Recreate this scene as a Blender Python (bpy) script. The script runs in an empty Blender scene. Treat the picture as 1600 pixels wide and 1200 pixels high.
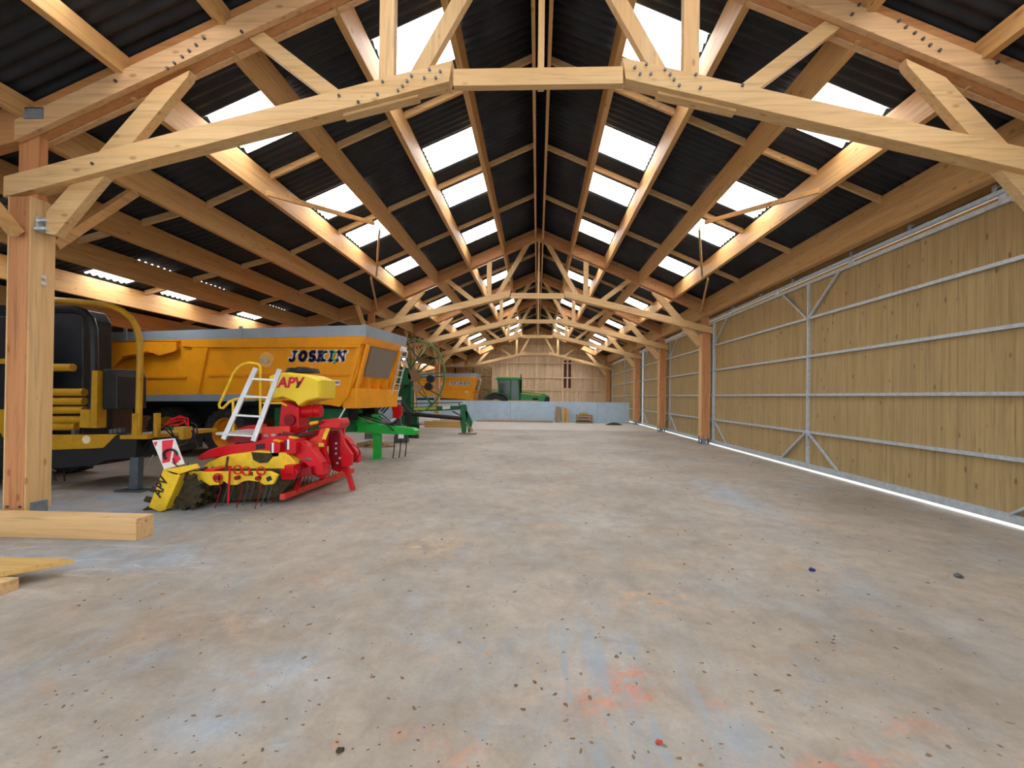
import bpy, bmesh, math, random
from mathutils import Vector, Matrix
random.seed(7)
PI = math.pi
S = bpy.context.scene
COL = S.collection

# ------------------------------------------------------------------ camera, sky, exposure
CH, FPX, YAW, PIT, ROLL = 1.66, 740.0, .04, .006, .012
fw = Vector((-math.sin(YAW)*math.cos(PIT), math.cos(YAW)*math.cos(PIT), math.sin(PIT)))
rt = Vector((math.cos(YAW), math.sin(YAW), 0)); up = rt.cross(fw)
r2 = rt*math.cos(ROLL) + up*math.sin(ROLL); u2 = up*math.cos(ROLL) - rt*math.sin(ROLL)
cd = bpy.data.cameras.new('camera'); cam = bpy.data.objects.new('camera', cd); COL.objects.link(cam)
M = Matrix((r2, u2, -fw)).transposed().to_4x4(); M.translation = (0, 0, CH); cam.matrix_world = M
cd.sensor_width = 36; cd.lens = 36*FPX/1600; cd.shift_x = -10/1600; cd.shift_y = 14.6/1600
cd.clip_start = .05; cd.clip_end = 500
S.camera = cam
W = bpy.data.worlds.new('overcast'); S.world = W; W.use_nodes = True
bg = W.node_tree.nodes['Background']; bg.inputs[0].default_value = (.93, .97, 1, 1); bg.inputs[1].default_value = 3.4
SKYLIGHT = 10.0
vs = S.view_settings; vs.view_transform = 'Standard'; vs.look = 'None'; vs.gamma = 1; vs.use_curve_mapping = False; vs.exposure = 0.0

# ------------------------------------------------------------------ materials
def newmat(name):
    m = bpy.data.materials.new(name); m.use_nodes = True
    nt = m.node_tree; b = nt.nodes['Principled BSDF']
    return m, nt, b
def node(nt, typ, **kw):
    n = nt.nodes.new(typ)
    for k, v in kw.items():
        if k.startswith('i_'):
            key = k[2:]; key = int(key) if key.isdigit() else key
            n.inputs[key].default_value = v
        else: setattr(n, k, v)
    return n
def ramp(nt, stops):
    r = nt.nodes.new('ShaderNodeValToRGB'); e = r.color_ramp.elements
    e[0].position, e[0].color = stops[0][0], (*stops[0][1], 1)
    e[1].position, e[1].color = stops[-1][0], (*stops[-1][1], 1)
    for p, c in stops[1:-1]:
        x = e.new(p); x.color = (*c, 1)
    return r
def mixc(nt, fac, a, b, typ='MIX'):
    n = nt.nodes.new('ShaderNodeMix'); n.data_type = 'RGBA'; n.blend_type = typ
    for i, v in ((0, fac), (6, a), (7, b)):
        if hasattr(v, 'links') or isinstance(v, bpy.types.NodeSocket): nt.links.new(v, n.inputs[i])
        elif i == 0: n.inputs[0].default_value = v
        else: n.inputs[i].default_value = (*v, 1)
    return n.outputs[2]
def mth(nt, op, a, b=None, clamp=False):
    n = nt.nodes.new('ShaderNodeMath'); n.operation = op; n.use_clamp = clamp
    for i, v in enumerate((a, b)):
        if v is None: continue
        if isinstance(v, bpy.types.NodeSocket): nt.links.new(v, n.inputs[i])
        else: n.inputs[i].default_value = v
    return n.outputs[0]
def flat(name, col, rough=.5, metal=0, var=.12, scale=3.0, dirt=None, dirtamt=.4, spec=None, emit=None):
    m, nt, b = newmat(name)
    tc = node(nt, 'ShaderNodeTexCoord')
    n = node(nt, 'ShaderNodeTexNoise', i_Scale=scale, i_Detail=6.0, i_Roughness=.6)
    nt.links.new(tc.outputs['Object'], n.inputs['Vector'])
    lo = tuple(c*(1-var) for c in col); hi = tuple(min(1, c*(1+var)) for c in col)
    r = ramp(nt, [(.3, lo), (.7, hi)]); nt.links.new(n.outputs[0], r.inputs[0])
    out = r.outputs[0]
    if dirt:
        n2 = node(nt, 'ShaderNodeTexNoise', i_Scale=scale*2.3, i_Detail=8.0, i_Roughness=.7)
        nt.links.new(tc.outputs['Object'], n2.inputs['Vector'])
        f = mth(nt, 'MULTIPLY', mth(nt, 'MULTIPLY', mth(nt, 'SUBTRACT', n2.outputs[0], .5), 6.0, True), dirtamt, True)
        out = mixc(nt, f, out, dirt)
    nt.links.new(out, b.inputs['Base Color'])
    b.inputs['Roughness'].default_value = rough; b.inputs['Metallic'].default_value = metal
    b.inputs['Specular IOR Level'].default_value = .28 if metal < .1 else .5
    return m
def wood(name, col, axis=0, knots=.55, rough=.6, dark=.72, rnd=.14, tone=(.9, .74, .55), tsc=5):
    """planed timber: grain along axis, laminations, knots"""
    m, nt, b = newmat(name)
    tc = node(nt, 'ShaderNodeTexCoord'); oi = node(nt, 'ShaderNodeObjectInfo')
    off = node(nt, 'ShaderNodeVectorMath', operation='SCALE'); off.inputs[0].default_value = (7.3, 3.1, 5.7)
    nt.links.new(oi.outputs['Random'], off.inputs['Scale'])
    add = node(nt, 'ShaderNodeVectorMath', operation='ADD')
    nt.links.new(tc.outputs['Object'], add.inputs[0]); nt.links.new(off.outputs[0], add.inputs[1])
    mp = node(nt, 'ShaderNodeMapping'); sc = [14, 14, 14]; sc[axis] = .7
    mp.inputs['Scale'].default_value = sc; nt.links.new(add.outputs[0], mp.inputs[0])
    g = node(nt, 'ShaderNodeTexNoise', i_Scale=1.6, i_Detail=8.0, i_Roughness=.62, i_Distortion=.6)
    nt.links.new(mp.outputs[0], g.inputs['Vector'])
    lo = tuple(c*dark for c in col)
    r = ramp(nt, [(.32, lo), (.5, col), (.72, tuple(min(1, c*1.12) for c in col))]); nt.links.new(g.outputs[0], r.inputs[0])
    # broad tone differences between boards
    mp2 = node(nt, 'ShaderNodeMapping'); s2 = [tsc, tsc, tsc]; s2[axis] = .25
    mp2.inputs['Scale'].default_value = s2; nt.links.new(add.outputs[0], mp2.inputs[0])
    w = node(nt, 'ShaderNodeTexNoise', i_Scale=1.0, i_Detail=2.0); nt.links.new(mp2.outputs[0], w.inputs['Vector'])
    c1 = mixc(nt, mth(nt, 'MULTIPLY', mth(nt, 'SUBTRACT', w.outputs[0], .42), 1.6, True), r.outputs[0], (col[0]*tone[0], col[1]*tone[1], col[2]*tone[2]))
    # knots
    mp3 = node(nt, 'ShaderNodeMapping'); s3 = [5.5, 5.5, 5.5]; s3[axis] = 2.6
    mp3.inputs['Scale'].default_value = s3; nt.links.new(add.outputs[0], mp3.inputs[0])
    v = node(nt, 'ShaderNodeTexVoronoi', i_Scale=1.0); nt.links.new(mp3.outputs[0], v.inputs['Vector'])
    kf = mth(nt, 'MULTIPLY', mth(nt, 'SUBTRACT', .16, v.outputs[0]), 12.0, True)
    c2 = mixc(nt, mth(nt, 'MULTIPLY', kf, knots), c1, (col[0]*.38, col[1]*.24, col[2]*.15))
    # per piece tone
    hv = node(nt, 'ShaderNodeHueSaturation'); nt.links.new(c2, hv.inputs['Color'])
    nt.links.new(mth(nt, 'ADD', mth(nt, 'MULTIPLY', oi.outputs['Random'], rnd), 1-rnd/2), hv.inputs['Value'])
    nt.links.new(hv.outputs[0], b.inputs['Base Color'])
    b.inputs['Roughness'].default_value = rough; b.inputs['Specular IOR Level'].default_value = .35
    bp = node(nt, 'ShaderNodeBump', i_Strength=.12, i_Distance=.01); nt.links.new(g.outputs[0], bp.inputs['Height'])
    nt.links.new(bp.outputs[0], b.inputs['Normal'])
    return m
SPR = (.66, .44, .215)
WX = wood('spruce_along_x', SPR, 0); WY = wood('spruce_along_y', (.61, .365, .15), 1); WZ = wood('spruce_along_z', SPR, 2)
DZ = wood('larch_post', (.55, .25, .105), 2, knots=.6, dark=.62)
RXW = wood('reddish_rafter', (.52, .25, .10), 0); PLX = wood('rafter_plank', (.64, .40, .21), 0)
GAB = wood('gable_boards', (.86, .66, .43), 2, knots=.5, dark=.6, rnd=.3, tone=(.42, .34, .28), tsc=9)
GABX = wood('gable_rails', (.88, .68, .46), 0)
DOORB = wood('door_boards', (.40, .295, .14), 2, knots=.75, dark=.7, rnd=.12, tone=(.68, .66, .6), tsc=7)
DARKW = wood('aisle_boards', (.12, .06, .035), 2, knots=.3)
OLDW = wood('yellow_board', (.55, .36, .12), 0, knots=.4)
BRW = wood('weathered_wood', (.30, .20, .12), 0, knots=.4, rnd=.5)
STEEL = flat('galvanised_steel', (.52, .60, .68), .42, .35, .18, 14)
STEELD = flat('dark_steel', (.10, .12, .14), .5, .6, .2, 8)
SHOE = flat('zinc_shoe', (.22, .28, .33), .45, .5, .2, 12)
BOLT = flat('bolt_steel', (.13, .14, .17), .4, .7)
ORANGE = flat('orange_paint', (.83, .33, .012), .33, 0, .07, 1.2, (.45, .2, .03), .25)
ORANGED = flat('orange_paint_dull', (.72, .27, .012), .4, 0, .1, 1.5)
GREYP = flat('grey_extension', (.34, .43, .52), .35, .3, .12, 1.5)
RUB = flat('tyre_rubber', (.022, .024, .028), .75, 0, .3, 6, (.10, .085, .065), .5)
BLACK = flat('black_steel', (.014, .015, .018), .45, 0, .3, 4)
GREEN = flat('green_paint', (.02, .42, .06), .35, 0, .15, 3, (.05, .16, .04), .3)
DGREEN = flat('dark_green_paint', (.012, .13, .05), .45, 0, .25, 4, (.07, .06, .04), .5)
JDG = flat('tractor_green', (.02, .24, .06), .3, 0, .1, 3)
YEL = flat('yellow_paint', (.82, .55, .03), .38, 0, .1, 5, (.35, .22, .05), .35)
HOP = flat('hopper_plastic', (.82, .60, .035), .45, 0, .05, 2)
BYEL = flat('baler_yellow', (.44, .235, .012), .4, 0, .12, 3, (.18, .10, .02), .4)
RED = flat('red_paint', (.56, .004, .012), .35, 0, .12, 4, (.30, .04, .03), .3)
DRED = flat('dark_red_paint', (.22, .005, .012), .4, 0, .2, 6)
PINKR = flat('dusty_red_paint', (.72, .06, .04), .6, 0, .12, 8)
ALU = flat('aluminium', (.62, .66, .70), .35, .5, .12, 10)
SOILM = flat('caked_soil', (.045, .035, .02), .95, 0, .5, 14, (.10, .09, .03), .5)
WHITE = flat('white_plastic', (.8, .8, .8), .5, 0, .06)
SIGNR = flat('sign_red', (.72, .04, .07), .5, 0, .06)
NAVY = flat('lettering_navy', (.015, .02, .09), .4, 0, .05)
BLK = flat('lettering_black', (.02, .02, .02), .5, 0, .05)
LRED = flat('lettering_red', (.6, .02, .06), .5, 0, .05)
MESHG = flat('grille_mesh', (.22, .18, .14), .7, .2, .15, 60)
HAY = flat('straw', (.20, .125, .06), .95, 0, .45, 12, (.36, .25, .12), .7)
CONC = flat('grey_concrete', (.43, .56, .68), .7, 0, .08, 1.2, (.30, .34, .38), .3)
BLUE = flat('blue_cloth', (.02, .03, .16), .8)
def glass_mat():
    m, nt, b = newmat('cab_glass'); b.inputs['Base Color'].default_value = (.06, .10, .09, 1); b.inputs['Roughness'].default_value = .08
    tr = nt.nodes.new('ShaderNodeBsdfTransparent'); tr.inputs[0].default_value = (.8, .9, .88, 1)
    mx = nt.nodes.new('ShaderNodeMixShader'); mx.inputs[0].default_value = .45
    nt.links.new(tr.outputs[0], mx.inputs[1]); nt.links.new(b.outputs[0], mx.inputs[2])
    nt.links.new(mx.outputs[0], nt.nodes['Material Output'].inputs[0])
    return m
GLASS = glass_mat()
def roof_mat():
    m, nt, b = newmat('anthracite_fibre_cement')
    tc = node(nt, 'ShaderNodeTexCoord')
    n = node(nt, 'ShaderNodeTexNoise', i_Scale=2.5, i_Detail=6.0); nt.links.new(tc.outputs['Object'], n.inputs['Vector'])
    r = ramp(nt, [(.3, (.014, .017, .024)), (.7, (.027, .031, .040))]); nt.links.new(n.outputs[0], r.inputs[0])
    nt.links.new(r.outputs[0], b.inputs['Base Color']); b.inputs['Roughness'].default_value = .6; b.inputs['Specular IOR Level'].default_value = .3
    return m
ROOF = roof_mat()
def skylight_mat():
    m, nt, b = newmat('translucent_skylight_sheet')
    b.inputs['Base Color'].default_value = (.9, .93, .97, 1); b.inputs['Roughness'].default_value = .4
    b.inputs['Emission Color'].default_value = (.94, .97, 1, 1); b.inputs['Emission Strength'].default_value = SKYLIGHT
    return m
SKY = skylight_mat()
def floor_mat():
    m, nt, b = newmat('stained_concrete_floor')
    tc = node(nt, 'ShaderNodeTexCoord'); P = tc.outputs['Object']
    def noise(scale, sx=1, sy=1, det=7, rough=.62, dist=0., off=0):
        mp = node(nt, 'ShaderNodeMapping'); mp.inputs['Scale'].default_value = (sx, sy, 1); mp.inputs['Location'].default_value = (off, off*.7, 0)
        nt.links.new(P, mp.inputs[0])
        n = node(nt, 'ShaderNodeTexNoise', i_Scale=scale, i_Detail=float(det), i_Roughness=rough, i_Distortion=dist)
        nt.links.new(mp.outputs[0], n.inputs['Vector']); return n.outputs[0]
    def mask(n, lo, k): return mth(nt, 'MULTIPLY', mth(nt, 'SUBTRACT', n, lo), k, True)
    base = ramp(nt, [(.3, (.23, .195, .158)), (.5, (.33, .285, .235)), (.7, (.41, .365, .31))])
    nt.links.new(noise(.45, det=9, rough=.6), base.inputs[0])
    c = base.outputs[0]
    xyz = node(nt, 'ShaderNodeSeparateXYZ'); nt.links.new(P, xyz.inputs[0])
    X, Y = xyz.outputs[0], xyz.outputs[1]
    def blob(cx, cy, rx, ry):
        dx = mth(nt, 'DIVIDE', mth(nt, 'SUBTRACT', X, cx), rx); dy = mth(nt, 'DIVIDE', mth(nt, 'SUBTRACT', Y, cy), ry)
        d = mth(nt, 'ADD', mth(nt, 'MULTIPLY', dx, dx), mth(nt, 'MULTIPLY', dy, dy))
        return mth(nt, 'SUBTRACT', 1.0, d, True)
    # bare blue-grey concrete showing through the dust
    c = mixc(nt, mth(nt, 'MULTIPLY', mask(noise(.8, det=10, rough=.7, off=4), .50, 6), .42), c, (.33, .36, .38))
    near = mth(nt, 'MULTIPLY', mth(nt, 'SUBTRACT', 7.5, Y), .25, True)
    st = mth(nt, 'MULTIPLY', mask(noise(1.5, 1.6, .75, 10, .72, .5, 9), .53, 8), near)
    c = mixc(nt, mth(nt, 'MULTIPLY', st, .38), c, (.26, .34, .42))
    for (cx, cy, rx, ry) in ((3.3, 8.2, .5, 2.2), (-5.6, 4.7, 2.2, .8), (-6.2, 6.8, 2.6, 1.5), (-5.2, 5.9, 1.5, 1.0), (-1.6, 2.6, .5, .5), (-4.2, 4.6, 1.2, .5)):
        f = mth(nt, 'MULTIPLY', blob(cx, cy, rx, ry), mask(noise(1.6, det=8, rough=.7, off=cx), .38, 4))
        c = mixc(nt, mth(nt, 'MULTIPLY', f, .85), c, (.30, .39, .48))
    # tan, brown and rusty patches
    c = mixc(nt, mth(nt, 'MULTIPLY', mask(noise(1.1, det=9, rough=.65, off=13), .56, 7), .5), c, (.42, .29, .18))
    c = mixc(nt, mth(nt, 'MULTIPLY', mask(noise(3.0, .35, 1.5, 9, .7, .4, 21), .58, 7), .45), c, (.24, .19, .15))
    c = mixc(nt, mth(nt, 'MULTIPLY', mth(nt, 'MULTIPLY', mask(noise(5.0, 1.0, .8, 8, .7, 1.0, 5), .60, 12), near), .45), c, (.48, .24, .12))
    for (cx, cy, rx, ry, cl, k) in ((.55, 2.78, .22, .24, (.66, .16, .05), 1), (.35, 2.6, .25, .25, (.62, .2, .08), .7), (.98, 2.68, .1, .12, (.6, .2, .1), .6), (.95, 3.95, .55, .4, (.52, .32, .18), .8), (-1.1, 5.2, .6, .55, (.55, .36, .18), .7),
                              (-.35, 2.2, .18, .12, (.62, .2, .1), .5), (1.45, 2.15, .35, .2, (.62, .2, .1), .8), (1.9, 2.5, .25, .2, (.55, .25, .15), .5), (-1.9, 4.2, .4, .3, (.45, .25, .15), .5), (-.6, 2.3, .12, .1, (.6, .22, .1), .4), (-2.2, 3.3, .5, .35, (.5, .33, .22), .5)):
        f = mth(nt, 'MULTIPLY', blob(cx, cy, rx, ry), mask(noise(7.0, det=8, rough=.75, off=cx*3), .46, 7))
        c = mixc(nt, mth(nt, 'MULTIPLY', f, k), c, cl)
    # white scuffs
    c = mixc(nt, mth(nt, 'MULTIPLY', mth(nt, 'MULTIPLY', blob(-4.6, 4.4, 1.8, .9), mask(noise(1.4, .7, 2.2, 8, .7, .8, 2), .52, 9)), .6), c, (.66, .62, .58))
    mid = mth(nt, 'ADD', mth(nt, 'MULTIPLY', noise(4.5, 1, .8, 11, .74, .3, 31), 1.05), .45)
    fine = mth(nt, 'ADD', mth(nt, 'MULTIPLY', noise(38, det=6, rough=.7, off=8), .34), .80)
    mm = nt.nodes.new('ShaderNodeVectorMath'); mm.operation = 'SCALE'; nt.links.new(c, mm.inputs[0]); nt.links.new(mth(nt, 'MULTIPLY', mid, fine), mm.inputs['Scale']); c = mm.outputs[0]
    sk = mth(nt, 'MULTIPLY', blob(.35, 2.6, 1.1, 1.1), mask(noise(2.2, 2.6, .45, 8, .7, .6, 41), .50, 8))
    c = mixc(nt, mth(nt, 'MULTIPLY', sk, .7), c, (.22, .30, .38))
    dk = mth(nt, 'MULTIPLY', mask(noise(2.4, .8, .9, 10, .75, 1.2, 51), .60, 9), near)
    c = mixc(nt, mth(nt, 'MULTIPLY', dk, .45), c, (.17, .135, .11))
    # specks
    v = mask(noise(26, det=4, rough=.7, off=3), .64, 14)
    c = mixc(nt, mth(nt, 'MULTIPLY', v, .6), c, (.15, .11, .08))
    # streaks lying across the far floor
    far = mth(nt, 'MULTIPLY', mth(nt, 'SUBTRACT', Y, 8.0), .15, True)
    c = mixc(nt, mth(nt, 'MULTIPLY', mth(nt, 'MULTIPLY', mask(noise(1.8, .5, 1.0, 8, .75, .6, 17), .53, 8), far), .5), c, (.30, .22, .15))
    nt.links.new(c, b.inputs['Base Color']); b.inputs['Roughness'].default_value = .62
    bp = node(nt, 'ShaderNodeBump', i_Strength=.25, i_Distance=.02); nt.links.new(noise(9, det=8, rough=.7), bp.inputs['Height'])
    nt.links.new(bp.outputs[0], b.inputs['Normal'])
    return m
FLOOR = floor_mat()
SLAB = flat('pale_far_slab', (.46, .42, .37), .75, 0, .08, .9, (.36, .31, .27), .4)
GRAVEL = flat('outside_ground', (.75, .75, .73), .9, 0, .1, 5)

# ------------------------------------------------------------------ mesh helpers
class MB:
    def __init__(s): s.v = []; s.f = []; s.smooth = False
    def add(s, vs_, fs):
        o = len(s.v); s.v += [Vector(v) for v in vs_]; s.f += [tuple(i+o for i in f) for f in fs]; return s
    def box(s, a, b):
        x0, y0, z0 = a; x1, y1, z1 = b
        return s.add([(x0,y0,z0),(x1,y0,z0),(x1,y1,z0),(x0,y1,z0),(x0,y0,z1),(x1,y0,z1),(x1,y1,z1),(x0,y1,z1)],
                     [(0,3,2,1),(4,5,6,7),(0,1,5,4),(1,2,6,5),(2,3,7,6),(3,0,4,7)])
    def cbox(s, c, d, rot=None):
        m = rot or Matrix.Identity(3); c = Vector(c)
        vs_ = [c + m @ Vector((sx*d[0]/2, sy*d[1]/2, sz*d[2]/2)) for sz in (-1,1) for sx, sy in ((-1,-1),(1,-1),(1,1),(-1,1))]
        return s.add(vs_, [(0,3,2,1),(4,5,6,7),(0,1,5,4),(1,2,6,5),(2,3,7,6),(3,0,4,7)])
    def bar(s, p, q, w, h, upv=(0,0,1)):
        """beam from p to q, h in the plane of upv, w across"""
        p, q = Vector(p), Vector(q); d = (q-p).normalized(); u = Vector(upv)
        if abs(d.dot(u)) > .98: u = Vector((1,0,0))
        sd = d.cross(u).normalized(); u = sd.cross(d).normalized()
        vs_ = [e + sd*a*w/2 + u*b_*h/2 for e in (p, q) for a, b_ in ((-1,-1),(1,-1),(1,1),(-1,1))]
        return s.add(vs_, [(0,1,2,3),(7,6,5,4),(0,4,5,1),(1,5,6,2),(2,6,7,3),(3,7,4,0)])
    def prism(s, pts, a, b, ax='Y'):
        """extrude a 2D outline between a and b along ax; pts (x,z) for Y, (y,z) for X, (x,y) for Z"""
        n = len(pts)
        ar = sum(pts[i][0]*pts[(i+1)%n][1]-pts[(i+1)%n][0]*pts[i][1] for i in range(n))
        if ar < 0: pts = pts[::-1]
        f = {'Y': lambda u, v, t: (u, t, v), 'X': lambda u, v, t: (t, u, v), 'Z': lambda u, v, t: (u, v, t)}[ax]
        vs_ = [f(u, v, a) for u, v in pts] + [f(u, v, b) for u, v in pts]
        fs = [tuple(range(n)), tuple(range(2*n-1, n-1, -1))] + [(i, i+n, (i+1)%n+n, (i+1)%n) for i in range(n)]
        if ax == 'Y' and a > b or ax in 'XZ' and a < b: fs = [f_[::-1] for f_ in fs]
        if ax == 'Y': pass
        return s.add(vs_, fs)
    def cyl(s, p, q, r, r1=None, n=16):
        p, q = Vector(p), Vector(q); r1 = r if r1 is None else r1; d = (q-p).normalized()
        u = d.orthogonal().normalized(); w = d.cross(u)
        vs_ = [p + (u*math.cos(2*PI*i/n)+w*math.sin(2*PI*i/n))*r for i in range(n)] + [q + (u*math.cos(2*PI*i/n)+w*math.sin(2*PI*i/n))*r1 for i in range(n)]
        return s.add(vs_, [tuple(range(n-1,-1,-1)), tuple(range(n, 2*n))] + [(i, (i+1)%n, (i+1)%n+n, i+n) for i in range(n)])
    def tube(s, path, r, n=8, closed=False):
        P_ = [Vector(p) for p in path]; m = len(P_); u = None; rings = []
        for i, p in enumerate(P_):
            a = P_[(i-1) % m] if (closed or i) else p; b_ = P_[(i+1) % m] if (closed or i < m-1) else p
            d = (b_-a).normalized()
            u = d.orthogonal().normalized() if u is None else (u-d*u.dot(d)).normalized()
            w = d.cross(u); rings.append([p+(u*math.cos(2*PI*k/n)+w*math.sin(2*PI*k/n))*r for k in range(n)])
        fs = []
        for i in range(m if closed else m-1):
            j = (i+1) % m
            fs += [(i*n+k, i*n+(k+1)%n, j*n+(k+1)%n, j*n+k) for k in range(n)]
        if not closed: fs += [tuple(range(n-1,-1,-1)), tuple(range((m-1)*n, m*n))]
        return s.add([v for r_ in rings for v in r_], fs)
    def lathe(s, prof, c, axis, n=28):
        """prof: (offset along axis, radius) closed loop or open"""
        c = Vector(c); d = Vector(axis).normalized(); u = d.orthogonal().normalized(); w = d.cross(u); m = len(prof)
        vs_ = [c+d*t+(u*math.cos(2*PI*i/n)+w*math.sin(2*PI*i/n))*r for i in range(n) for t, r in prof]
        fs = [(i*m+j, i*m+(j+1)%m, ((i+1)%n)*m+(j+1)%m, ((i+1)%n)*m+j) for i in range(n) for j in range(m)]
        return s.add(vs_, fs)
    def mesh(s, name, off=Vector((0,0,0)), fixn=True):
        me = bpy.data.meshes.new(name); me.from_pydata([v-off for v in s.v], [], s.f)
        if fixn:
            bm = bmesh.new(); bm.from_mesh(me); bmesh.ops.recalc_face_normals(bm, faces=bm.faces[:]); bm.to_mesh(me); bm.free()
        return me
def origin(o):
    v = Vector((0,0,0))
    while o: v += o.location; o = o.parent
    return v
def build(mb, name, mat, parent=None, bevel=0, smooth=False, at=None, label=None):
    off = origin(parent) if parent else (Vector(at) if at is not None else Vector((0,0,0)))
    me = mb.mesh(name, off); me.materials.append(mat)
    if smooth:
        for p in me.polygons: p.use_smooth = True
        me.set_sharp_from_angle(angle=.7)
    o = bpy.data.objects.new(name, me); COL.objects.link(o)
    if parent: o.parent = parent
    else: o.location = off
    if bevel:
        md = o.modifiers.new('bevel', 'BEVEL'); md.width = bevel; md.segments = 2; md.limit_method = 'ANGLE'
    if label: o['label'] = label
    return o
def tag(o, label, cat, group=None, kind=None):
    o['label'] = label; o['category'] = cat
    if group: o['group'] = group
    if kind: o['kind'] = kind
    return o
def thing(name, label, cat, loc=(0,0,0), group=None):
    o = bpy.data.objects.new(name, None); o.empty_display_size = .3; COL.objects.link(o); o.location = loc
    return tag(o, label, cat, group)
def struct(o): o['kind'] = 'structure'; return o
def copy_tree(o, parent=None):
    c = o.copy(); COL.objects.link(c); c.parent = parent
    for ch in list(o.children): copy_tree(ch, c)
    return c
def text(body, name, mat, size, loc, rot, parent, bold=0, shear=0, xs=1, ext=.002, label=None):
    cu = bpy.data.curves.new(name, 'FONT'); cu.body = body; cu.size = size; cu.extrude = ext; cu.offset = bold; cu.shear = shear
    cu.align_x = 'LEFT'; cu.resolution_u = 4
    t = bpy.data.objects.new(name+'_curve', cu); COL.objects.link(t)
    dg = bpy.context.evaluated_depsgraph_get(); me = bpy.data.meshes.new_from_object(t.evaluated_get(dg))
    bpy.data.objects.remove(t); me.name = name; me.materials.clear(); me.materials.append(mat)
    me.transform(Matrix.Diagonal((xs, 1, 1, 1)))
    me.transform(rot.to_4x4()); me.transform(Matrix.Translation(Vector(loc)-origin(parent)))
    o = bpy.data.objects.new(name, me); COL.objects.link(o); o.parent = parent
    if label: o['label'] = label
    return o
FACE = Matrix(((1,0,0),(0,0,-1),(0,1,0)))        # text facing -Y

# ------------------------------------------------------------------ dimensions of the barn
XR = -.05                       # ridge
XL, XE = -12.55, 6.75           # outer left wall, right eave
Y0, Y1 = -9.3, 43.0
TY = [5.6, 17.55, 23.5, 29.4, 41.3]
def zs(x):                      # sheet underside height
    a = abs(x-XR)
    if x-XR < -6.15: return 7.95-.44*6.15-.27*(a-6.15)
    return 7.95-.44*a

# ------------------------------------------------------------------ ground and floor
struct(build(MB().box((XL, Y0, -.25), (6.34, 23.4, 0)), 'floor', FLOOR))
struct(build(MB().box((XL, 23.405, -.25), (6.34, Y1+.2, .004)), 'floor', SLAB))
struct(build(MB().add([(-90,-90,-.06),(90,-90,-.06),(90,120,-.06),(-90,120,-.06)], [(0,1,2,3)]), 'floor', GRAVEL))

# ------------------------------------------------------------------ corrugated roof with skylights
SKS = [-8.8, -5.7, -2.6, .5, 3.65, 6.85, 9.95, 12.05, 15.15, 18.25, 21.35, 24.45, 27.55, 30.65, 33.75, 36.85, 39.95]
PER = 1.06/6
def roofsheet(name, xs, slots, thick=.008):
    mb = MB(); n = int((Y1+.5-Y0)/PER*8); idx = {}
    def vid(i, j):
        if (i, j) not in idx:
            y = Y0-.4 + i*PER/8; x = xs[j]; idx[(i, j)] = len(mb.v)
            mb.v.append(Vector((x, y, zs(x)+.028+.024*math.cos(2*PI*i/8))))
        return idx[(i, j)]
    for j in range(len(xs)-1):
        for i in range(n):
            yc = Y0-.4+(i+.5)*PER/8
            if any(j in js and s0 < yc < s0+1.06 for js, ss in slots for s0 in ss): continue
            mb.f.append((vid(i, j), vid(i+1, j), vid(i+1, j+1), vid(i, j+1)))
    o = build(mb, name, ROOF, smooth=False)
    for p in o.data.polygons: p.use_smooth = True
    md = o.modifiers.new('thick', 'SOLIDIFY'); md.thickness = thick; md.offset = 1
    return struct(o)
wn = [0]
def skylight(xa, xb, s0):
    i0 = round((s0-(Y0-.4))*8/PER); mb = MB()
    n = 48; st = s0
    for i in range(n+1):
        ph = ((st-(Y0-.4))/(PER/8) + i)
        for x in (xa, xb): mb.v.append(Vector((x, st+i*PER/8, zs(x)+.030+.024*math.cos(2*PI*ph/8))))
    for i in range(n): mb.f.append((2*i, 2*i+2, 2*i+3, 2*i+1))
    wn[0] += 1
    o = build(mb, 'window_%d' % wn[0], SKY, at=((xa+xb)/2, s0+.5, zs((xa+xb)/2)))
    for p in o.data.polygons: p.use_smooth = True
    md = o.modifiers.new('thick', 'SOLIDIFY'); md.thickness = .008; md.offset = 1
    struct(o)
LX = [XR, -1.36, -2.5, -3.86, -5.01, -6.2, -7.6, -8.82, -9.94, -11.3, XL-.2]
RX = [XR, 1.26, 2.4, 3.76, 4.91, XE]
roofsheet('ceiling', LX, [((1, 3, 7), SKS)])
roofsheet('ceiling', RX, [((1, 3), SKS)])
for s0 in SKS:
    skylight(LX[1]+.0, LX[2], s0); skylight(LX[3], LX[4], s0); skylight(LX[7], LX[8], s0)
    skylight(RX[1], RX[2], s0); skylight(RX[3], RX[4], s0)
struct(build(MB().prism([(XR-.3, zs(XR-.3)+.06), (XR, zs(XR)+.07), (XR+.3, zs(XR+.3)+.06), (XR+.3, zs(XR+.3)+.09), (XR, zs(XR)+.1), (XR-.3, zs(XR-.3)+.09)], Y0-.4, Y1+.1), 'trim_1', ROOF))

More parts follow.
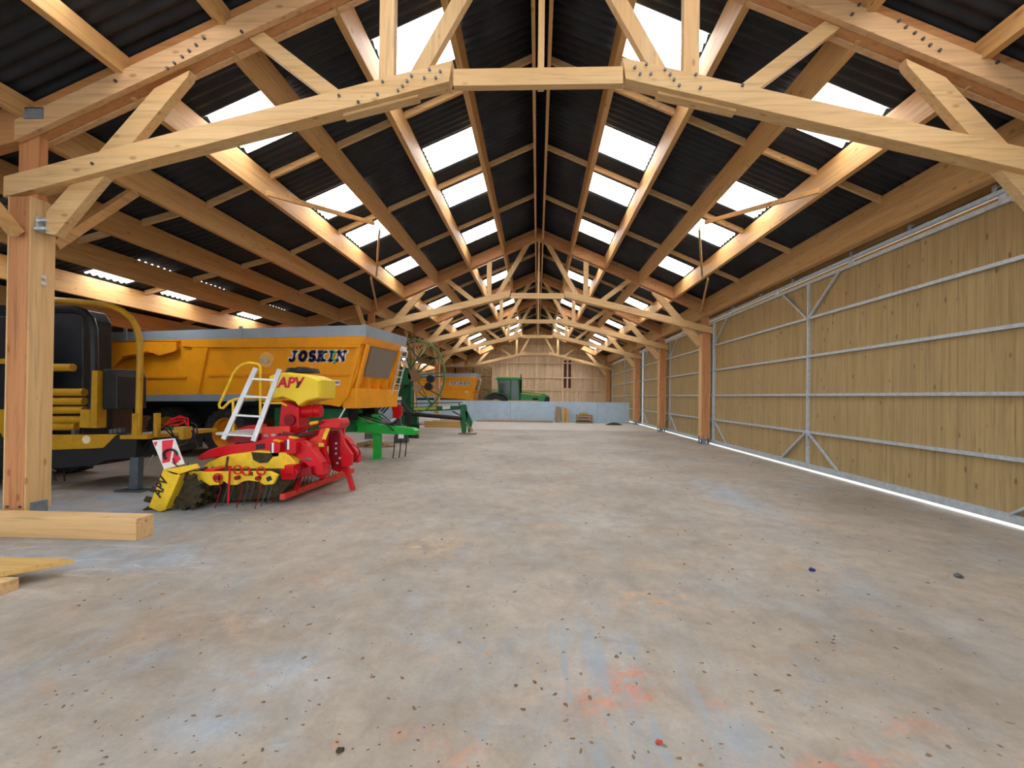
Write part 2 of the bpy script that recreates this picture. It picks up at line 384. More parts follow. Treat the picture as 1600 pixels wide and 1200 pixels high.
# ------------------------------------------------------------------ purlins and noggings
BAY = [(Y0, 5.6, 'over the open front of the barn'), (5.6, 17.55, 'from the nearest truss to the second'), (17.55, 23.5, 'from the second truss to the third'),
       (23.5, 29.4, 'from the third truss to the fourth'), (29.4, Y1-.08, 'from the fourth truss to the gable')]
ORD = ['ridge', 'first', 'second', 'third', 'fourth', 'fifth', 'sixth', 'seventh', 'eighth', 'ninth']
LP = [-1.25, -2.5, -3.75, -5.0, -6.2, -7.45, -8.7, -9.95, -11.2]
RP = [1.25, 2.5, 3.75, 5.0]
def purlin(x, ya, yb, label, w=.1, h=.455, zb=None, name='roof_purlin', grp='purlins under the roof sheets'):
    xw = x+XR; zt = zs(xw)-.012-.44*w/2; z0 = zt-h if zb is None else zb
    o = build(MB().box((xw-w/2, ya, z0), (xw+w/2, yb, zt)), name, WY, at=(xw, ya, z0), bevel=.006)
    return tag(o, label, 'beam', grp)
for bi, (ya, yb, bn) in enumerate(BAY):
    hh = .24 if bi == 0 else .455
    for i, x in enumerate(LP): purlin(x, ya+.002, yb-.002, '%s purlin down the left slope, %s' % (ORD[i+1], bn), h=hh)
    for i, x in enumerate(RP): purlin(x, ya+.002, yb-.002, '%s purlin down the right slope, %s' % (ORD[i+1], bn), h=hh)
    for x, sd in ((-.08, 'left'), (.19, 'right')):
        purlin(x, ya+.002, yb-.002, '%s one of the ridge beam pair, %s' % (sd, bn), w=.06, h=.42, name='ridge_beam', grp='paired ridge beams')
    o = build(MB().prism([(6.02, 4.64), (6.18, 4.64), (6.18, zs(6.18)-.012), (6.02, zs(6.02)-.012)], ya+.002, yb-.002), 'eave_beam', WY, at=(6.1, ya, 4.64), bevel=.006)
    tag(o, 'deep eave beam above the sliding doors, %s' % bn, 'beam', 'eave beams above the doors')
    o = build(MB().box((6.385, ya+.002, 4.55), (6.50, yb-.002, 4.93)), 'lintel_beam', WY, at=(6.4, ya, 4.55))
    tag(o, 'outer lintel beam behind the door track, %s' % bn, 'beam', 'outer lintel beams')
NR = [(-4.2, 'row nearest the open front'), (-1.2, 'front row'), (1.6, 'second row'), (4.3, 'row just before the nearest truss'), (8.6, 'first row past the nearest truss'), (11.6, 'second row past the nearest truss'), (14.5, 'third row past the nearest truss'), (20.5, 'row between second and third trusses'),
      (26.4, 'row between third and fourth trusses'), (32.4, 'first row beyond the fourth truss'), (35.4, 'second row beyond the fourth truss'), (38.4, 'last row before the gable')]
LQ = [0]+LP+[-12.45]; RQ = [0]+RP+[6.11]
for y, rn in NR:
    for Q, sd in ((LQ, 'left'), (RQ, 'right')):
        for i in range(len(Q)-1):
            sg = -1 if sd == 'left' else 1
            xa = Q[i]+sg*.045 + XR if i else (XR+sg*.1 if sd == 'left' else XR+.22); xb = Q[i+1]-sg*.045+XR
            za, zb_ = zs(xa)-.012, zs(xb)-.012
            o = build(MB().prism([(xa, za), (xb, zb_), (xb, zb_-.12), (xa, za-.12)], y-.03, y+.03), 'nogging', WX, at=((xa+xb)/2, y, (za+zb_)/2))
            where = 'between the ridge and the first purlin' if i == 0 else ('between %s and %s purlins' % (ORD[i], ORD[i+1]) if i < len(Q)-2 else 'below the %s purlin' % ORD[i])
            tag(o, 'nogging %s, %s slope, %s' % (where, sd, rn), 'beam', 'noggings between the purlins')
# diagonal wind braces under the purlins
def wbrace(pts, lab):
    for k in range(len(pts)-1):
        o = build(MB().bar(pts[k], pts[k+1], .05, .09), 'wind_brace', WY, at=pts[k], bevel=.004)
        tag(o, lab[k], 'beam', 'diagonal wind braces')
for sg, sd in ((-1, 'left'), (1, 'right')):
    f = lambda x, y: (XR+sg*x, y, 7.42-.44*x-.03)
    wbrace([f(4.85, 8.3), f(3.85, 11.0)], ['front wind brace crossing the skylights of the %s slope' % sd])
    wbrace([f(3.85, 11.4), f(4.85, 14.1)], ['rear wind brace crossing the skylights of the %s slope' % sd])
    wbrace([f(5.02, 14.1), f(5.95, 17.47)], ['wind brace running down to the %s post of the second truss' % sd])

# ------------------------------------------------------------------ trusses
TN = ['nearest', 'second', 'third', 'fourth', 'fifth and farthest']
def truss(k, Y):
    t = thing('roof_truss', 'timber roof truss, the %s one, spanning the hall' % TN[k], 'truss', (XR, Y, 4.0), 'roof trusses across the barn')
    pl = [(-.15, -.07), (.07, .15)]
    for sg in (-1, 1):
        X = lambda a: XR+sg*a
        end = 6.75 if sg > 0 else 6.3
        # middle ply up to the sheets
        build(MB().prism([(X(.0), 7.90), (X(end), 7.90-.44*end), (X(end), 7.46-.44*end), (X(0), 7.46)], Y-.065, Y+.065), 'rafter', RXW, t, .005)
        for a, b in pl:
            build(MB().prism([(X(0), 7.70), (X(end), 7.70-.44*end), (X(end), 7.45-.44*end), (X(0), 7.45)], Y+a, Y+b), 'rafter_plank', PLX if k == 0 else RXW, t, .005)
        build(MB().prism([(X(.98), 5.56), (X(6.42), 4.24), (X(6.42), 3.99), (X(1.02), 5.31)], Y-.154, Y+.035), 'tie_beam', WX, t, .005)
        build(MB().prism([(X(1.4), 5.22), (X(2.3), 5.0), (X(2.3), 4.965), (X(1.4), 5.185)], Y-.08, Y+.05), 'packing_block', WX, t, .005)
        # webs
        build(MB().prism([(X(1.70), 5.2), (X(1.88), 5.2), (X(1.88), 7.0), (X(1.70), 7.05)], Y-.06, Y+.06), 'strut', WZ, t, .004)
        build(MB().bar((X(1.45), Y-.0, 5.42), (X(.32), Y, 7.42), .115, .17, (1,0,0)), 'strut', WZ, t, .004)
        build(MB().bar((X(2.35), Y, 5.18), (X(3.45), Y, 6.02), .11, .17), 'strut', WX, t, .004)
        build(MB().prism([(X(5.98), 3.84), (X(4.64), 5.34), (X(4.20), 5.56), (X(4.22), 5.48), (X(5.86), 3.56), (X(5.98), 3.58)], Y-.06, Y+.06), 'knee_brace', WX, t, .004)
    build(MB().box((XR-.97, Y-.15, 5.26), (XR+.99, Y-.05, 5.46)), 'collar', WX, t, .005)
    build(MB().box((XR+.01, Y-.045, 5.3), (XR+.085, Y+.045, 7.60)), 'king_post', WZ, t, .004)
    # lean-to part of the truss over the left aisle
    if True:
        xa, xb = XR-6.33, XL+.035
        build(MB().prism([(xa, zs(xa)-.03), (xb, zs(xb)-.03), (xb, zs(xb)-.48), (xa, zs(xa)-.48)], Y-.08, Y+.08), 'aisle_rafter', RXW, t, .005)
    return t
T = [truss(k, y) for k, y in enumerate(TY)]
yb_ = 5.446
for (x, z) in [(1.071,5.433),(1.201,5.468),(1.13,5.358),(1.253,5.357),(1.412,5.405),(1.47,5.346),(1.514,5.287),(1.572,5.22),(1.758,5.342),(1.81,5.187),(-1.3,5.448),(-1.172,5.423),(-1.359,5.351),(-1.223,5.349),(-1.509,5.376),(-1.561,5.317),(-1.613,5.258),(-1.666,5.206),(-1.849,5.314),(-1.907,5.164),(-2.363,5.155),(-2.134,5.077),(-4.444,5.512),(-4.359,5.572),(-4.266,5.647),(-4.181,5.715),(-4.096,5.782),(-4.003,5.864),(-5.081,5.369),(-3.545,5.932),(3.484,5.995),(3.56,6.102),(3.994,5.912),(4.071,5.839),(4.168,5.772),(4.259,5.706),(4.335,5.633),(4.439,5.573),(5.059,5.427),(2.282,5.21),(-5.35,4.38)]:
    build(MB().cyl((x, 5.452, z), (x, 5.425, z), .017, n=8), 'bolt', BOLT, T[0])

build(MB().box((-6.22, 5.43, 4.93), (-5.98, 5.448, 5.06)).box((-6.22, 5.43, 5.05), (-5.98, 5.52, 5.06)), 'steel_plate', SHOE, T[0])

# ------------------------------------------------------------------ posts
def post(x0, x1, Y, label, ztop):
    t = thing('timber_post', label, 'post', ((x0+x1)/2, Y, 0), 'main posts of the barn')
    build(MB().box((x0+.022, Y-.058, .2), (x1-.022, Y+.058, ztop)), 'post_core', DZ, t)
    build(MB().box((x0+.022, Y-.148, .2), (x1-.022, Y-.062, 4.0)), 'post_face', DZ, t, .004)
    build(MB().box((x0+.022, Y+.062, .2), (x1-.022, Y+.148, 4.0)), 'post_face', DZ, t, .004)
    build(MB().box((x0, Y-.15, .2), (x0+.020, Y+.15, 4.0)), 'side_plank', WZ, t, .003)
    build(MB().box((x1-.020, Y-.15, .2), (x1, Y+.15, 4.0)), 'side_plank', WZ, t, .003)
    xm = (x0+x1)/2
    build(MB().box((xm-.17, Y-.155, .0), (xm+.17, Y+.155, .02)).box((x0-.012, Y-.10, .02), (x0-.002, Y+.10, .30)).box((x1+.002, Y-.10, .02), (x1+.012, Y+.10, .30)).box((xm-.08, Y-.08, .02), (xm+.08, Y+.08, .2)), 'steel_shoe', SHOE, t)
    for s in (-1, 1): build(MB().cyl((xm+s*.08, Y-.14, .26), (xm+s*.08, Y-.165, .26), .016, n=8), 'bolt', BOLT, t)
    return t
for k, Y in enumerate(TY):
    post(XR-6.36, XR-6.07, Y, 'reddish timber post on the left carrying the %s truss' % TN[k], zs(XR-6.2)-.1)
    post(XR+5.98, XR+6.29, Y, 'reddish timber post on the right carrying the %s truss' % TN[k], 4.635)
    o = build(MB().box((XL+.04, Y-.14, 0), (XL+.30, Y+.14, zs(XL+.3)-.5)), 'timber_post', DZ, at=(XL, Y, 0), bevel=.006)
    tag(o, 'outer aisle post on the left wall under the %s truss' % TN[k], 'post', 'outer posts of the left aisle')
# braces from the near left post to the fifth purlin, with hook
for k, Y in enumerate(TY[:4]):
    for s, wd in ((1, 'far'), (-1, 'near')):
        o = build(MB().bar((-6.22, Y+s*.21, 3.52), (-6.26, Y+s*1.45, 4.74), .11, .12), 'post_brace', WY, at=(-6.2, Y, 3.5), bevel=.004)
        tag(o, 'slim brace on the %s side of the left post under the %s truss' % (wd, TN[k]), 'beam', 'braces from the left posts')
h = MB(); h.tube([(-6.10, 5.50, 3.72), (-6.02, 5.52, 3.74), (-5.98, 5.60, 3.72), (-6.0, 5.7, 3.70), (-6.1, 5.74, 3.7)], .02); h.tube([(-6.1, 5.48, 3.62), (-6.0, 5.50, 3.63), (-5.97, 5.6, 3.62), (-6.02, 5.68, 3.62), (-6.1, 5.7, 3.62)], .02); h.box((-6.11, 5.5, 3.6), (-6.085, 5.7, 3.78))
tag(build(h, 'steel_hook', STEEL, at=(-6.1, 5.6, 3.6), smooth=True), 'galvanised steel hooks bolted to the nearest left post', 'hook')
for z in (3.06, 2.98):
    tag(build(MB().cyl((-6.125, 5.6, z), (-6.09, 5.6, z), .022, n=10), 'bolt', STEEL, at=(-6.1, 5.6, z)), '%s bolt on the inner face of the nearest left post' % ('upper' if z > 3 else 'lower'), 'bolt', 'bolts on the left post')

# ------------------------------------------------------------------ right wall: sliding doors
def boards(mb, x0, x1, ya, yb, za, zb, w=.145, gap=.004, ax='Y', zf=None, jit=.0015):
    y = ya; i = 0
    while y < yb-.01:
        e = min(y+w, yb); j = random.uniform(-jit, jit)
        zt = zb if zf is None else min(zf(y), zf(e))
        if ax == 'Y': mb.box((x0+j, y, za), (x1+j, e-gap, zt))
        else: mb.box((y, x0+j, za), (e-gap, x1+j, zt))
        y = e; i += 1
def braces(mb, X, y, s, w=.05):
    pass
def door(n, ya, yb, ym):
    t = bpy.data.objects.new('door_%d' % n, None); COL.objects.link(t); t.location = (6.4, (ya+yb)/2, 0); t['kind'] = 'structure'
    mb = MB(); boards(mb, 6.365, 6.392, ya+.01, yb-.01, .08, 4.46); build(mb, 'cladding', DOORB, t)
    x = 6.31
    build(MB().box((x, ya, .05), (x+.05, yb, .17)), 'bottom_rail', STEEL, t)
    build(MB().box((x, ya, 4.36), (x+.05, yb, 4.43)), 'top_rail', STEEL, t)
    for z in (.9, 1.77, 2.67, 3.56): build(MB().box((x+.002, ya, z-.025), (x+.05, yb, z+.03)), 'rail', STEEL, t)
    for y in (ya+.03, ym, yb-.03):
        build(MB().box((x-.003, y-.03, .17), (x+.052, y+.03, 4.36)), 'stile', STEEL, t)
        for s in (-1, 1):
            if not ya < y+s*.5 < yb: continue
            build(MB().bar((x+.01, y+s*.03, .90), (x+.01, y+s*1.15, .16), .035, .05, (1,0,0)), 'brace', STEEL, t)
            build(MB().bar((x+.01, y+s*.03, 3.56), (x+.01, y+s*1.15, 4.38), .035, .05, (1,0,0)), 'brace', STEEL, t)
    for y in (ya+1.3, ym-1.5, ym+1.5, yb-1.3):
        build(MB().box((x+.0, y-.06, 4.43), (x+.04, y+.06, 4.5)).cyl((x+.02, y-.03, 4.5), (x+.02, y-.03, 4.56), .012, n=8), 'hanger', STEEL, t)
    return t
door(1, Y0, 5.36, -1.5+2.0); door(2, 5.40, 17.28, 11.35); door(3, 17.32, 28.6, 22.9); door(4, 28.78, 40.6, 34.8)
struct(build(MB().box((6.365, 40.62, -.05), (6.39, Y1+.1, 4.5)), 'wall_right', DOORB))
tk = MB().box((6.29, Y0, 4.57), (6.37, Y1, 4.585)).box((6.29, Y0, 4.51), (6.296, Y1, 4.585)).box((6.364, Y0, 4.51), (6.37, Y1, 4.585))
tag(build(tk, 'door_track', STEEL, at=(6.33, Y0, 4.5)), 'long galvanised overhead track of the sliding doors', 'door track')
for i, y in enumerate([1.0, 3.2, 6.8, 8.3, 9.8, 12.0, 13.7, 15.6, 19.0, 21, 24, 26.4, 30.5, 34, 37.5]):
    build(MB().box((6.29, y-.04, 4.585), (6.355, y+.04, 4.64)).box((6.285, y-.03, 4.54), (6.29, y+.03, 4.66)), 'track_bracket', STEEL, bpy.data.objects['door_track'])
# eave boarding above the lintel
struct(build(MB().box((6.52, Y0, 4.5), (6.545, Y1, zs(6.5)-.02)), 'wall_right', DOORB))
# left outer wall (with the openings towards the far end)
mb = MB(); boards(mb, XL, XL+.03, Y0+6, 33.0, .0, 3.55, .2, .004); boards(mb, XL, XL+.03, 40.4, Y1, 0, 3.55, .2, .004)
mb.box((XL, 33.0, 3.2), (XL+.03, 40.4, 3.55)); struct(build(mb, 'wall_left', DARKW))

# ------------------------------------------------------------------ back gable
G = MB(); x = XL; k_ = 0
while x < 6.35:
    e = min(x+.16, 6.35); k_ += 1; zt = min(zs(x), zs(e))-.03
    dy = 0 if k_ % 2 else .05; w_ = 0 if k_ % 2 == 0 else .022
    G.box((x-.0+w_, Y1+dy, 0), (e-w_, Y1+.025+dy, zt)) if k_ % 2 else G.box((x-.06, Y1+dy, 0), (e+.06, Y1+.025+dy, zt))
    x = e
struct(build(G, 'wall_back', GAB))
for i, z in enumerate([.9, 2.2, 3.32, 4.65, 5.35, 6.2]):
    hw = min(6.3, (zs(XR)-z)/.44-.2)
    o = build(MB().box((max(XR-hw, XR-6.3), Y1-.12, z), (XR+hw, Y1-.006, z+.1)), 'gable_rail', GABX, at=(XR, Y1, z))
    tag(o, 'horizontal gable rail, %s from the floor' % ORD[i+1], 'beam', 'horizontal rails of the back gable')
for lab, xx, z0, z1, w in (('tall king stud in the centre of the back gable', XR-.05, 0, 5.27, .2), ('stud left of the narrow gable opening', 2.25, 0, 4.9, .12), ('right stud of the narrow gable opening', 3.05, 0, 4.9, .06),
                     ('middle stud of the narrow gable opening', 2.72, 0, 4.9, .06), ('short stud right of the gable doorway', 4.35, 0, 3.4, .12), ('slim stud on the left half of the back gable', -2.75, 0, 5.0, .07), ('upper left gable stud beside the centre', -1.9, 4.7, 6.9, .1), ('upper right gable stud beside the centre', 1.9, 4.7, 6.9, .1)):
    tag(build(MB().box((xx-w/2, Y1-.23, z0), (xx+w/2, Y1-.122, z1)), 'gable_stud', GABX, at=(xx, Y1, z0)), lab, 'post')
o = build(MB().box((2.32, Y1-.06, 2.3), (4.28, Y1-.03, 2.4)).box((2.32, Y1-.055, .1), (4.28, Y1-.035, 2.3)), 'door_5', GAB); struct(o)
dk = MB()
for xx in (2.5, 2.9): dk.box((xx-.12, Y1-.03, 2.45), (xx+.12, Y1-.006, 4.95))
struct(build(dk, 'window_90', flat('recess_shade', (.10, .035, .03), .7)))  # dark red-brown strips stand in for the shaded recesses between the studs

# ------------------------------------------------------------------ grey concrete panel wall
cw = thing('concrete_wall', 'low pale grey concrete panel wall across the hall', 'wall', (0, 30.8, 0))
xs_ = [-12.0, -8.4, -4.55, -1.75, 1.15, 3.9, 5.93]
for a, b in zip(xs_[:-1], xs_[1:]): build(MB().box((a+.006, 30.72, 0), (b-.006, 30.95, 1.33)), 'wall_panel', CONC, cw, .008)
def plank(name, lab, a, b, w, h, mat, cat='plank', grp=None, bv=.004):
    return tag(build(MB().bar(a, b, w, h), name, mat, at=a, bevel=bv), lab, cat, grp)
plank('plank', 'long reddish plank on top of the grey wall, left part', (-6.6, 30.83, 1.36), (-2.4, 30.83, 1.365), .2, .05, BRW)
plank('plank', 'pale plank on the grey wall beside the tractor wheel', (-1.9, 30.83, 1.36), (.1, 30.83, 1.365), .2, .05, OLDW)
plank('plank', 'long boards lying at the foot of the grey wall', (-3.2, 30.45, .05), (1.0, 30.45, .05), .3, .1, BRW)
plank('plank', 'dark board end beside the long boards by the wall', (-3.9, 30.5, .03), (-3.22, 30.45, .03), .25, .06, BRW)
for i, (a, c, w, hh) in enumerate((('leftmost, grey-brown', 1.33, .22, 1.02), ('middle, yellowish', 1.64, .2, .98), ('rightmost, golden', 1.9, .2, .92))):
    p = MB().cbox((c, 30.52, hh/2), (w, .12, hh), Matrix.Rotation(-.14, 3, 'X')); p.cbox((c+.04, 30.42, hh/2-.02), (w*.8, .05, hh-.04), Matrix.Rotation(-.14, 3, 'X'))
    tag(build(p, 'board_stack', BRW if i == 0 else OLDW, at=(c, 30.5, 0)), 'upright board bundle leaning on the grey wall, %s' % a, 'boards', 'boards leaning on the grey wall')
# pallet stack with odds and ends
pt = thing('wooden_pallets', 'small brown pallet stack with junk in front of grey wall', 'pallet', (3.0, 30.3, 0))
for z in (.0, .2, .4):
    m_ = MB()
    for y in (29.95, 30.25, 30.55): m_.box((2.5, y-.05, z), (3.5, y+.05, z+.1))
    for q in range(6): m_.box((2.5+q*.18, 29.9, z+.1), (2.6+q*.18, 30.6, z+.125))
    build(m_, 'pallet', BRW, pt)
build(MB().cbox((2.95, 30.2, .6), (.5, .4, .12), Matrix.Rotation(.2, 3, 'Z')), 'board_offcut', OLDW, pt)
build(MB().cbox((3.3, 29.97, .3), (.12, .02, .22)), 'paper_sheet', WHITE, pt)
def heap(name, c, rx, ry, hh, mat, lab, cat, seed=1):
    rnd = random.Random(seed); m_ = MB(); n, k = 18, 6; vs_ = []
    for j in range(k+1):
        r = 1-j/k
        for i in range(n):
            a = 2*PI*i/n; q = r*(1+rnd.uniform(-.15, .15))
            vs_.append((c[0]+rx*q*math.cos(a), c[1]+ry*q*math.sin(a), c[2]+(0 if j == 0 else hh*(1-r*r)*(1+rnd.uniform(-.25, .25)))))
    fs = [(j*n+i, j*n+(i+1)%n, (j+1)*n+(i+1)%n, (j+1)*n+i) for j in range(k) for i in range(n)] + [tuple(k*n+i for i in range(n))]
    m_.add(vs_, fs); return tag(build(m_, name, mat, at=c), lab, cat)
heap('soil_heap', (4.6, 28.6, 0), .5, .35, .14, SOILM, 'small brown soil heap near the right end of the grey wall', 'soil heap', 3)
heap('straw_heap', (-5.2, 14.9, 0), .7, .4, .16, HAY, 'small straw heap behind the green drawbar leg', 'straw heap', 5)

# ------------------------------------------------------------------ straw bales
def bale(c, lab, proto=[None]):
    if proto[0] is None:
        rnd = random.Random(4); m_ = MB(); nx, ny, nz = 10, 8, 7; L, D, Hh = 1.35, 1.1, .75
        bm = bmesh.new(); bmesh.ops.create_cube(bm, size=1); bmesh.ops.subdivide_edges(bm, edges=bm.edges[:], cuts=7, use_grid_fill=True)
        for v in bm.verts:
            v.co = Vector((v.co.x*L, v.co.y*D, v.co.z*Hh+Hh/2)) + Vector([rnd.uniform(-.02, .02) for _ in range(3)]) 
            if abs(v.co.x) < L*.22 and abs(v.co.x) > L*.12: v.co.z += -.012 if v.co.z > .3 else .0
        me = bpy.data.meshes.new('straw_bale'); bm.to_mesh(me); bm.free(); me.materials.append(HAY)
        o = bpy.data.objects.new('straw_bale', me); COL.objects.link(o)
        for q in (-.35, 0, .35):
            build(MB().tube([(q, -.57, .0), (q, -.57, .75), (q, .57, .75), (q, .57, 0)], .006, 5, True), 'twine', OLDW, o)
        proto[0] = o
    else: o = copy_tree(proto[0])
    o.location = c
    return tag(o, lab, 'bale', 'straw bales stacked behind the grey wall')
CO = ['left', 'middle', 'right']
RW = ['bottom', 'second', 'third', 'fourth', 'fifth', 'top']
for ci, cx in enumerate((-7.3, -5.85, -4.4)):
    for k in range(5):
        for ri, cy in enumerate((39.0,)):
            bale((cx*1.02+random.uniform(-.03, .03), cy+random.uniform(-.05, .05), k*.81+.0), '%s straw bale in the %s column of the stack' % (RW[k], CO[ci]))

# ------------------------------------------------------------------ wheels
def wheel(parent, c, R, wd, rim, rimmat, hubmat, nl=22, name='wheel'):
    c = Vector(c); w = wd/2
    o = build(MB().lathe([(-w*.9, rim), (-w, R*.78), (-w*.86, R*.955), (0, R*.97), (w*.86, R*.955), (w, R*.78), (w*.9, rim)], c, (0,1,0), 36), 'tyre', RUB, parent, smooth=True)
    lg = MB()
    for i in range(nl):
        for s in (-1, 1):
            a = 2*PI*(i+(.5 if s > 0 else 0))/nl; pts_ = []
            for t_, da in ((.03, 0), (.97, .17)):
                for dd in (-.035, .035):
                    for rr in (.95, 1.0):
                        aa = a+da+dd; rad = R*rr*(1 if t_ < .5 else .985)
                        pts_.append(c+Vector((math.cos(aa)*rad, s*w*t_, math.sin(aa)*rad)))
            lg.add(pts_, [(0,1,3,2),(4,6,7,5),(0,4,5,1),(2,3,7,6),(1,5,7,3),(0,2,6,4)])
    build(lg, 'tread', RUB, o)
    build(MB().lathe([(-w*.85, rim*1.02), (-w*.8, rim*.93), (-w*.25, rim*.85), (-w*.2, rim*.3), (-w*.1, rim*.3), (w*.1, rim*.85), (w*.85, rim*.95), (w*.85, rim*1.02)], c, (0,1,0), 32), 'rim', rimmat, parent, smooth=True)
    build(MB().cyl(c+Vector((0,-w*.45,0)), c+Vector((0,w*.1,0)), rim*.30, rim*.36, 16), 'hub', hubmat, parent)
    b = MB()
    for i in range(8):
        a = 2*PI*i/8; q = c+Vector((math.cos(a)*rim*.5, -w*.28, math.sin(a)*rim*.5)); b.cyl(q, q+Vector((0,.06,0)), .016, n=6)
    build(b, 'wheel_nuts', BOLT, parent)
    return o

def slab_word(x0, z0, h, W_, yy, d):
    """JOSKIN in bold slanted slab letters"""
    TH, TN_ = .30, .13
    arc = lambda cx, cz, rx, rz, a0, a1, n: [(cx+rx*math.cos(a0+(a1-a0)*k/n), cz+rz*math.sin(a0+(a1-a0)*k/n)) for k in range(n+1)]
    def poly(P, w): return [(P[k], P[k+1], w) for k in range(len(P)-1)]
    sf = lambda x, z, r=.24: [((x-r, z), (x+r, z), TN_)]
    L = {
     'J': [((.58, .95), (.58, .3), TH)] + sf(.58, .94, .32) + poly(arc(.36, .27, .24, .24, 0, -PI*.95, 6), .2),
     'O': poly(arc(.5, .5, .33, .42, 0, 2*PI, 16), .24),
     'S': poly(arc(.5, .72, .28, .22, PI*.15, PI*1.45, 8)+arc(.5, .27, .30, .23, PI*.45, -PI*.9, 8), .2),
     'K': [((.2, .05), (.2, .95), TH), ((.3, .45), (.85, .9), .14), ((.42, .55), (.85, .06), .26)] + sf(.2, .06)+sf(.2, .94)+sf(.82, .06, .2)+sf(.82, .94, .2),
     'I': [((.5, .05), (.5, .95), TH)] + sf(.5, .06, .28)+sf(.5, .94, .28),
     'N': [((.15, .05), (.15, .95), .13), ((.85, .05), (.85, .95), .13), ((.17, .9), (.83, .1), .28)] + sf(.15, .06, .2)+sf(.18, .94, .2)+sf(.85, .94, .2)}
    out = []; adv = W_/6
    for i, ch in enumerate('JOSKIN'):
        mb = MB(); out.append(mb)
        for (a, b, w) in L[ch]:
            f = lambda p: Vector((x0+i*adv+p[0]*adv*.92+p[1]*h*.22, yy, z0+p[1]*h))
            p, q = f(a), f(b); e = (q-p).normalized(); nrm = Vector((-e.z, 0, e.x)); ex = e*(.012+d*.8); hw = nrm*(w*h*.5*.8+d*.8)
            c = [p-ex-hw, q+ex-hw, q+ex+hw, p-ex+hw]; mb.add(c+[v+Vector((0, .004, 0)) for v in c], [(0,1,2,3),(7,6,5,4),(0,4,5,1),(1,5,6,2),(2,6,7,3),(3,7,4,0)])
    return out

